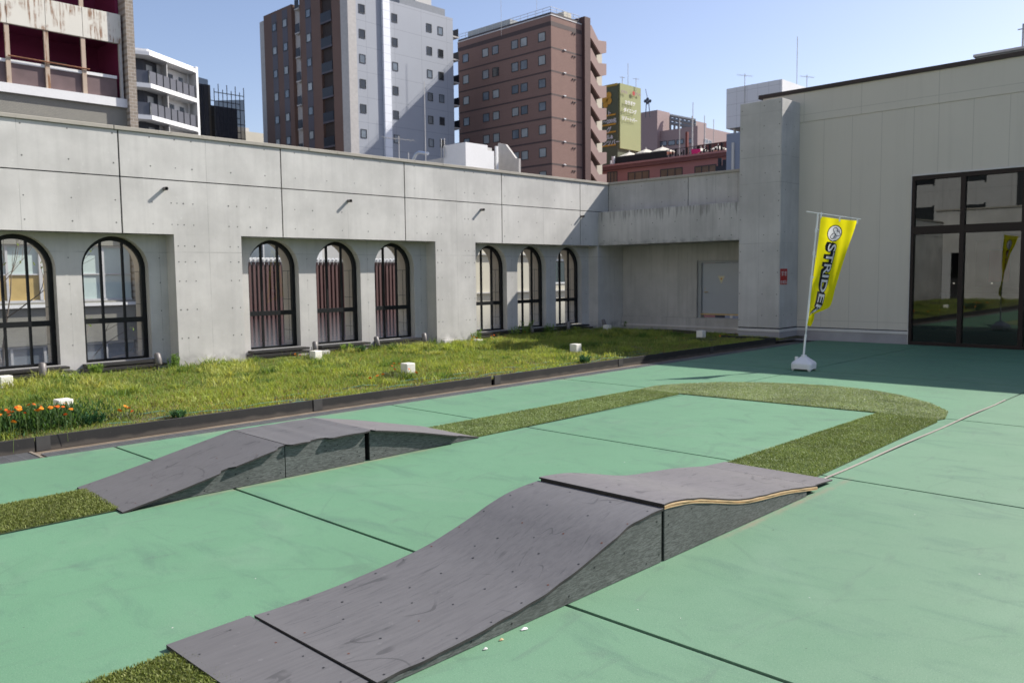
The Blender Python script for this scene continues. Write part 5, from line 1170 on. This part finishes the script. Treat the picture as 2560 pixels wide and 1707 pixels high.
# G: green sign building
GX, GY, GZ = -79.99, 107.41, 31.32
G_ = thing('green_sign_building', (-84, 110, STREET), 'tall olive green building covered with white sign lettering on two sides', 'building')
gy1 = onX(*r3_(1712, 755), GX).y; gb = onX(*r3_(1600, 1275), GX).z
MB().box(GX-0.25, GX, GY+0.3, gy1, gb, GZ).build('sunlit_green_wall', M('sunlit olive wall', (0.33, 0.355, 0.165), 0.7, 0.05, 0.3), G_)  # paler copy of the olive, sunlight painted into this face
MB().box(GX-9, GX-0.26, GY, gy1, STREET, GZ-0.02).build('shaded_green_wall', M('shaded olive wall', (0.11, 0.125, 0.075), 0.7, 0.05, 0.3), G_)  # darker copy of the olive, shade put into the colour
MB().box(GX-9, GX-0.3, GY-0.1, GY-0.01, GZ-0.35, GZ).build('yellow_edge', M('ochre strip', (0.50, 0.34, 0.06), 0.6), G_)
def sign_row(px, py, body, size, mb):
    p = onX(*r3_(px, py), GX+0.25); return put_text(mb, body, p, (0, 1, 0), (0, 0, 1), size, offset=0.03)
for px, py, body, w in ((1575, 885, 'カラオケ', 2.9), (1565, 950, 'ダイニング', 3.5), (1548, 1020, 'リゾートバー', 4.2)): lt = MB(); sign_row(px, py, body, w/len(body), lt); lt.build('white_lettering', m_paint, G_)
lt = MB(); sign_row(1545, 790, 'ホテル', 0.55, lt); 
p = onX(*r3_(1637, 800), GX+0.25); 
lt.mat(1).disc(p+Vector((0, 0.45, 0.1)), (1, 0, 0), 0.36, 16); lt.mat(0); sign_row(1660, 812, 'と宴会', 0.55, lt)
lt.build('grey_lettering', [M('mauve lettering', (0.30, 0.22, 0.22), 0.6), m_red], G_)
for px, py, body, s in ((1425, 985, 'ト', 0.8), (1388, 1060, '～200名', 0.78), (1420, 1130, 'グ', 0.95), (1418, 1190, 'ル&', 0.8), (1386, 1245, 'ンツバー', 0.85)):
    p = onY(*r3_(px, py), GY-0.2); lt = MB(); put_text(lt, body, p, (1, 0, 0), (0, 0, 1), s, offset=0.025); lt.build('side_lettering', m_paint, G_)
ol = MB()
for py in (995, 1075, 1140, 1250): a = onY(*r3_(1380, py), GY-0.1); ol.box(GX-8, GX-0.6, GY-0.12, GY-0.02, a.z-0.12, a.z+0.12)
for cx_, cy_, r in ((1437, 815, 0.55), (1405, 850, 0.6), (1440, 862, 0.55), (1410, 895, 0.5)): p = onY(*r3_(cx_, cy_), GY-0.1); ol.disc(p, (0, -1, 0), r, 14)
ol.build('orange_marks', M('orange mark', (0.62, 0.33, 0.04), 0.6), G_)
antenna(1570, 205, 160, 133, 'thin mast on the green sign building', 0.04); antenna(1556, 200, 192, 131, 'stubby antenna at the corner of the green sign building', 0.05, 0.5); antenna(1590, 212, 196, 133, 'small branched antenna at the right of the green roof', 0.04, 0.6)

# H: mauve department store far behind
H_ = thing('mauve_building', (-95, 150, STREET), 'large mauve pink stepped building far behind the terrace umbrellas', 'building')
m_mv = M('mauve cladding', (0.36, 0.27, 0.26), 0.75, 0.05, 0.1)
c2 = at(*r4_(970, 715), 165); lft = onY(*r4_(440, 780), c2.y).x; rgt = onX(*r4_(1300, 795), c2.x).y
MB().box(lft, c2.x, c2.y, rgt, STREET, c2.z).build('lower_block', m_mv, H_)
c1 = at(*r4_(600, 570), 170); MB().box(onY(*r4_(440, 605), c1.y).x, c1.x, c1.y, onX(*r4_(715, 605), c1.x).y, 10, c1.z).build('tower_block', m_mv, H_)
c3 = at(*r4_(948, 670), 178); MB().box(c3.x-3, c3.x, c3.y, onX(*r4_(1052, 690), c3.x).y, 10, c3.z).build('right_block', m_mv, H_)
fr = MB()
for k in range(7):
    a = at(*r4_(720+k*38, 630+k*7), 172); fr.tube([a, a-Vector((0, 0, 9))], 0.25, 5)
for dy in (0, 35, 70): fr.tube([at(*r4_(715, 622+dy), 172), at(*r4_(950, 668+dy), 172)], 0.35, 5)
fr.build('steel_frame', M('grey steel', (0.22, 0.24, 0.25), 0.6), H_)
for px, py, w in ((655, 880, 0.85), (730, 873, 0.85), (808, 863, 0.85), (900, 855, 0.5), (510, 902, 0.35)):
    c = onY(*r4_(px, py), c2.y-0.1); window_y(c2.y-0.05, c.x-w, c.x+w, c.z-0.5, c.z+0.5, H_, m_pane, m_frame_d, 0.1)
for (px, py, w) in ((1050, 860, 0.7), (1085, 872, 0.7)): c = onX(*r4_(px, py), c2.x+0.1); window_x(c2.x+0.05, c.y-w, c.y+w, c.z-0.5, c.z+0.5, H_, m_pane, m_frame_l, 0.1)
tw = thing('radio_mast', tuple(at(*r4_(512, 590), 168)), 'small lattice radio mast with dishes on the mauve building', 'antenna')
m = MB(); a = at(*r4_(512, 640), 168); b = at(*r4_(510, 465), 168)
for s in (-0.45, 0.45): m.tube([a+RIGHT*s, b+RIGHT*s*0.4], 0.09, 5)
m.tube([b, at(*r4_(492, 380), 168)], 0.06, 5); m.build('lattice', M('mast steel', (0.09, 0.10, 0.12), 0.6), tw)
m = MB()
for dx, dy in ((-20, 25), (22, 25), (0, 8), (0, 40)): q = at(*r4_(510+dx, 465+dy), 167.5); m.tube([q-FWD*0.2, q+FWD*0.2], 0.30, 10)
m.build('dishes', mat['mast steel'], tw)
antenna(1732, 345, 258, 150, 'thin lightning mast right of the mauve tower block', 0.06); antenna(1761, 340, 290, 150, 'shorter lightning mast above the mauve right block', 0.06); antenna(1784, 345, 300, 150, 'rightmost lightning mast of the mauve building', 0.06)

# I: red terrace building with umbrellas
I_ = thing('red_terrace_building', (-67, 104, STREET), 'dusty red building with a dark red cornice and a roof terrace', 'building')
IY = 99.99; ix0, ix1 = onY(*r10_(0, 560), IY).x-3, -56.6; iz = onY(*r10_(1000, 440), IY).z; zc1 = onY(*r10_(1000, 530), IY).z
MB().box(ix0, ix1, IY, IY+16, STREET, iz-0.4).build('wall', M('dusty red render', (0.36, 0.165, 0.155), 0.75, 0.07, 0.4), I_)
MB().box(ix0, ix1, IY-0.5, IY-0.003, zc1, iz-0.25).build('cornice', M('dark red cornice', (0.17, 0.065, 0.06), 0.6), I_)
MB().box(ix0, ix1, IY-0.6, IY+0.2, iz-0.249, iz).build('cornice_top', M('pinkish cap', (0.42, 0.20, 0.19), 0.6), I_)
for a, b in ((120, 285), (455, 808), (985, 1350), (1545, 1900)):
    xa, xb_ = onY(*r10_(a, 700), IY).x, onY(*r10_(b, 700), IY).x; zt_ = onY(*r10_((a+b)/2, 650 if a < 400 else (645 if a < 900 else 595 if a < 1500 else 545)), IY).z
    window_y(IY-0.003, xa, xb_, zt_-3.2, zt_, I_, M('brown curtained pane', (0.17, 0.11, 0.075), 0.4, 0.4, 0.7) if a == 120 else mat['brown curtained pane'], m_frame_d, 0.12, 2)
fe = MB(); xf0, xf1 = onY(*r10_(235, 450), IY+1).x, onY(*r10_(1085, 400), IY+1).x
fe.box(xf0, xf1, IY+1, IY+1.06, iz, iz+1.25); fe.build('terrace_screen', M('black mesh screen', (0.018, 0.018, 0.022), 0.6), I_)
fe = MB(); xq = onY(*r10_(2040, 300), IY+1).x; k = 0; x = xf1
while x < xq:
    fe.box(x, x+0.05, IY+1, IY+1.05, iz, iz+1.3); fe.box(x+0.05, x+0.25+0.1*(k % 2), IY+1.01, IY+1.04, iz+0.1+0.15*(k % 3), iz+0.5+0.25*(k % 4)); x += 0.45; k += 1
fe.box(xf1, xq, IY+1, IY+1.05, iz+1.25, iz+1.32); fe.build('terrace_railing', mat['black mesh screen'], I_)
MB().box(onY(*r10_(1395, 100), IY+3).x, onY(*r10_(1425, 100), IY+3).x, IY+3, IY+3.4, iz-0.5, onY(*r10_(1408, 0), IY+3).z).build('chimney', M('dark red pipe', (0.15, 0.035, 0.03), 0.6), I_)
mb_ = MB(); xw = onY(*r10_(1520, 200), IY+8).x; mb_.box(xw, xw+22, IY+9, IY+9.3, iz, onY(*r10_(1800, 190), IY+9).z).build('rear_wall', M('maroon rear wall', (0.15, 0.06, 0.055), 0.7), I_)
MB().box(onY(*r10_(190, 400), IY+0.6).x, onY(*r10_(225, 400), IY+0.6).x, IY+0.6, IY+0.9, iz, onY(*r10_(205, 400), IY+0.6).z).box(onY(*r10_(165, 470), IY+0.6).x, onY(*r10_(180, 470), IY+0.6).x, IY+0.6, IY+0.8, iz, onY(*r10_(172, 470), IY+0.6).z).build('white_posts', m_wht, I_)
def parasol(px, py, hw, Y, label):
    a = onY(*r10_(px, py), Y); r = abs(onY(*r10_(px+hw, py), Y).x-a.x); o = thing('parasol', (a.x, Y, iz), label, 'parasol', 'cream parasols on the red terrace')
    m = MB(); n = 8; h = r*0.42; vs = [(a.x, Y, a.z)]+[(a.x+r*math.cos(6.2832*(k+.5)/n), Y+r*math.sin(6.2832*(k+.5)/n), a.z-h) for k in range(n)]+[(a.x+r*math.cos(6.2832*(k+.5)/n), Y+r*math.sin(6.2832*(k+.5)/n), a.z-h-0.18) for k in range(n)]
    m.add(vs, [(0, k+1, (k+1) % n+1) for k in range(n)]+[(k+1, k+1+n, (k+1) % n+1+n, (k+1) % n+1) for k in range(n)]); m.build('canopy', M('cream canopy', (0.72, 0.68, 0.58), 0.8) if 'cream canopy' not in mat else mat['cream canopy'], o)
    MB().tube([(a.x, Y, iz-0.5), (a.x, Y, a.z+0.25)], 0.05, 6).build('pole', m_whd, o)
for px, py, hw, Y, l in ((480, 328, 165, IY+3, 'leftmost cream parasol on the red terrace'), (750, 278, 160, IY+3.2, 'second cream parasol from the left on the red terrace'), (1020, 243, 180, IY+3, 'third and tallest cream parasol on the red terrace'), (1650, 262, 150, IY+4, 'fourth cream parasol behind the pink cloth on the red terrace'), (1930, 225, 160, IY+4, 'rightmost cream parasol on the red terrace')): parasol(px, py, hw, Y, l)
pc = MB(); p = [onY(*r10_(x, y), IY+0.9) for x, y in ((1490, 285), (1640, 278), (1640, 330), (1600, 340), (1580, 372), (1550, 350), (1525, 375), (1500, 368))]
tag(pc.prism(p, (0, 0.05, 0)).build('pink_cloth', M('hot pink cloth', (0.70, 0.035, 0.20), 0.7)), 'hot pink cloth hung over the railing of the red terrace', 'cloth')
for px, l in ((1297, 'left white flagpole rising from the red terrace'), (1502, 'right white flagpole rising from the red terrace'), (1708, 'thin white pole near the right parasols of the red terrace')):
    a = onY(*r10_(px, 280), IY+2.5); t = onY(*r10_(px+6, {1297: -220, 1502: -260, 1708: -130}[px]), IY+2.5)
    tag(MB().tube([(a.x, a.y, iz), (a.x, a.y, t.z)], 0.07, 6).build('flagpole', m_whd), l, 'pole')

# J: white tiled tank house and blue grey block behind the pillar
JX, JY_ = -28.46, 57.78
J_ = thing('white_tiled_box', (-31, 60, 12), 'white tiled box on a roof behind the concrete pillar', 'building')
jl = onY(*r4_(1236, 375), JY_).x; jr = onX(*r4_(2000, 372), JX).y; jz0 = onY(*r4_(1238, 745), JY_).z; jz1 = onY(*r4_(1745, 287), JY_).z
MB().box(jl, JX, JY_, jr+3, jz0, jz1).build('tiled_wall', tiled('white wall tiles', (0.62, 0.62, 0.64), 'x', 0.86, 0.88, jl, jz0, 0.03, 0.45), J_)
MB().box(JX, JX+0.012, JY_+0.06, jr+3, jz0, jz1-0.02).build('painted_lit_side', m_wht, J_)  # whiter sheet, sunlight on this side put into its colour
sp_ = MB()
for k in range(4): sp_.box(jl+0.4+k*1.2, jl+0.55+k*1.2, JY_+0.4, JY_+0.55, jz0-1.0, jz0)
sp_.build('steel_legs', m_whd, J_)
K_ = thing('blue_grey_block', (-31, 60, STREET), 'blue grey block below the white tiled box behind the pillar', 'building')
kx0 = onY(*r4_(1236, 785), 57.2).x; kz = onY(*r4_(1300, 782), 57.2).z
MB().box(kx0, JX+3, 57.2, 66, STREET, kz).build('wall', tiled('blue grey render', (0.20, 0.23, 0.30), 'x', 2.2, 3.0, kx0, 0, 0.03, 0.3), K_)
a = onY(*r4_(1297, 870), 57.1); MB().box(a.x-0.12, a.x+0.06, 57.08, 57.198, STREET, a.z).build('drain_pipe', m_whd, K_)
q0 = onY(*r10_(1900, 560), 72); q1 = onY(*r10_(2075, 440), 72); q2 = onY(*r10_(1975, 450), 72)
tag(MB().box(q0.x, q1.x, 72, 75, STREET, q0.z).box(q2.x, q1.x, 72.3, 74.5, q0.z, q1.z).tube([(q2.x-0.4, 72.5, q0.z), (q2.x-0.4, 72.5, q0.z+0.8)], 0.2, 8).build('dark_roof_plant', M('dark plant', (0.035, 0.035, 0.045), 0.7)), 'dark cluttered roof plant beside the blue grey block', 'roof plant')
antenna(1862, 215, 185, 62, 'antenna at the left end of the white tiled box', 0.025, 0.7); antenna(1992, 210, 95, 62, 'tall thin mast on the white tiled box', 0.025); antenna(2017, 222, 188, 60, 'antenna right of the tall mast behind the cream roof', 0.025, 0.6)
antenna(1253, 60, -20, 106, 'thin whip mast on the hotel roof left of the railing', 0.02); antenna(1342, 45, -10, 106, 'thin whip mast on the hotel roof near its corner', 0.02)

# ------------------------------------------------------------------ behind the camera, mirrored in the glass doors
rw_ = thing('rear_wall', (-4, -9.2, 0), 'sunlit concrete wall with dark openings closing the terrace, mirrored in the glass doors', 'wall')
m_rear = concrete('rear wall concrete', CON, 'x', (1.465, 0.2), (2.4,), (4.6, 0.0, 0.4))
MB().box(-14.3, 7.2, -9.3, -9.0, 2.45, 4.6).box(-12.9, -7.0, -9.3, -9.0, 0, 2.449).box(-5.4, -1.0, -9.3, -9.0, 0, 2.449).box(0.8, 7.2, -9.3, -9.0, 0, 2.449).box(-12.9, 7.2, -9.3, -9.01, 0, 1.1).build('panel', m_rear, rw_)
MB().box(-14.4, 7.3, -9.4, -8.95, 4.602, 4.68).build('coping', m_coping, rw_)
MB().box(-14.0, 7.0, -10.6, -10.5, 0, 4.4).build('back', m_dark, rw_)
ro = thing('rear_office', (-10, -40, STREET), 'pale office facade behind the camera, mirrored in the upper door panes', 'building')
MB().box(-48, 12, -52, -34, STREET, 30).build('wall', tiled('pale office panels', (0.50, 0.50, 0.49), 'x', 2.4, 3.3, 0, 1.2, 0.06, 0.4), ro)
for i in range(15):
    for j in range(6):
        if i % 5 == 3: continue
        x = -46+i*3.7; z = 1.8+3.3*j
        m = MB(); m.quad((x, -33.98, z), (x, -33.98, z+1.5), (x+1.5, -33.98, z+1.5), (x+1.5, -33.98, z)); m.box(x-0.1, x, -34, -33.9, z-0.1, z+1.6).box(x+1.5, x+1.6, -34, -33.9, z-0.1, z+1.6); m.build('window', m_paned, ro)
for x in (-34.9, -16.4): MB().box(x, x+1.6, -34, -33.9, STREET, 30).build('dark_strip', m_frame_d, ro)
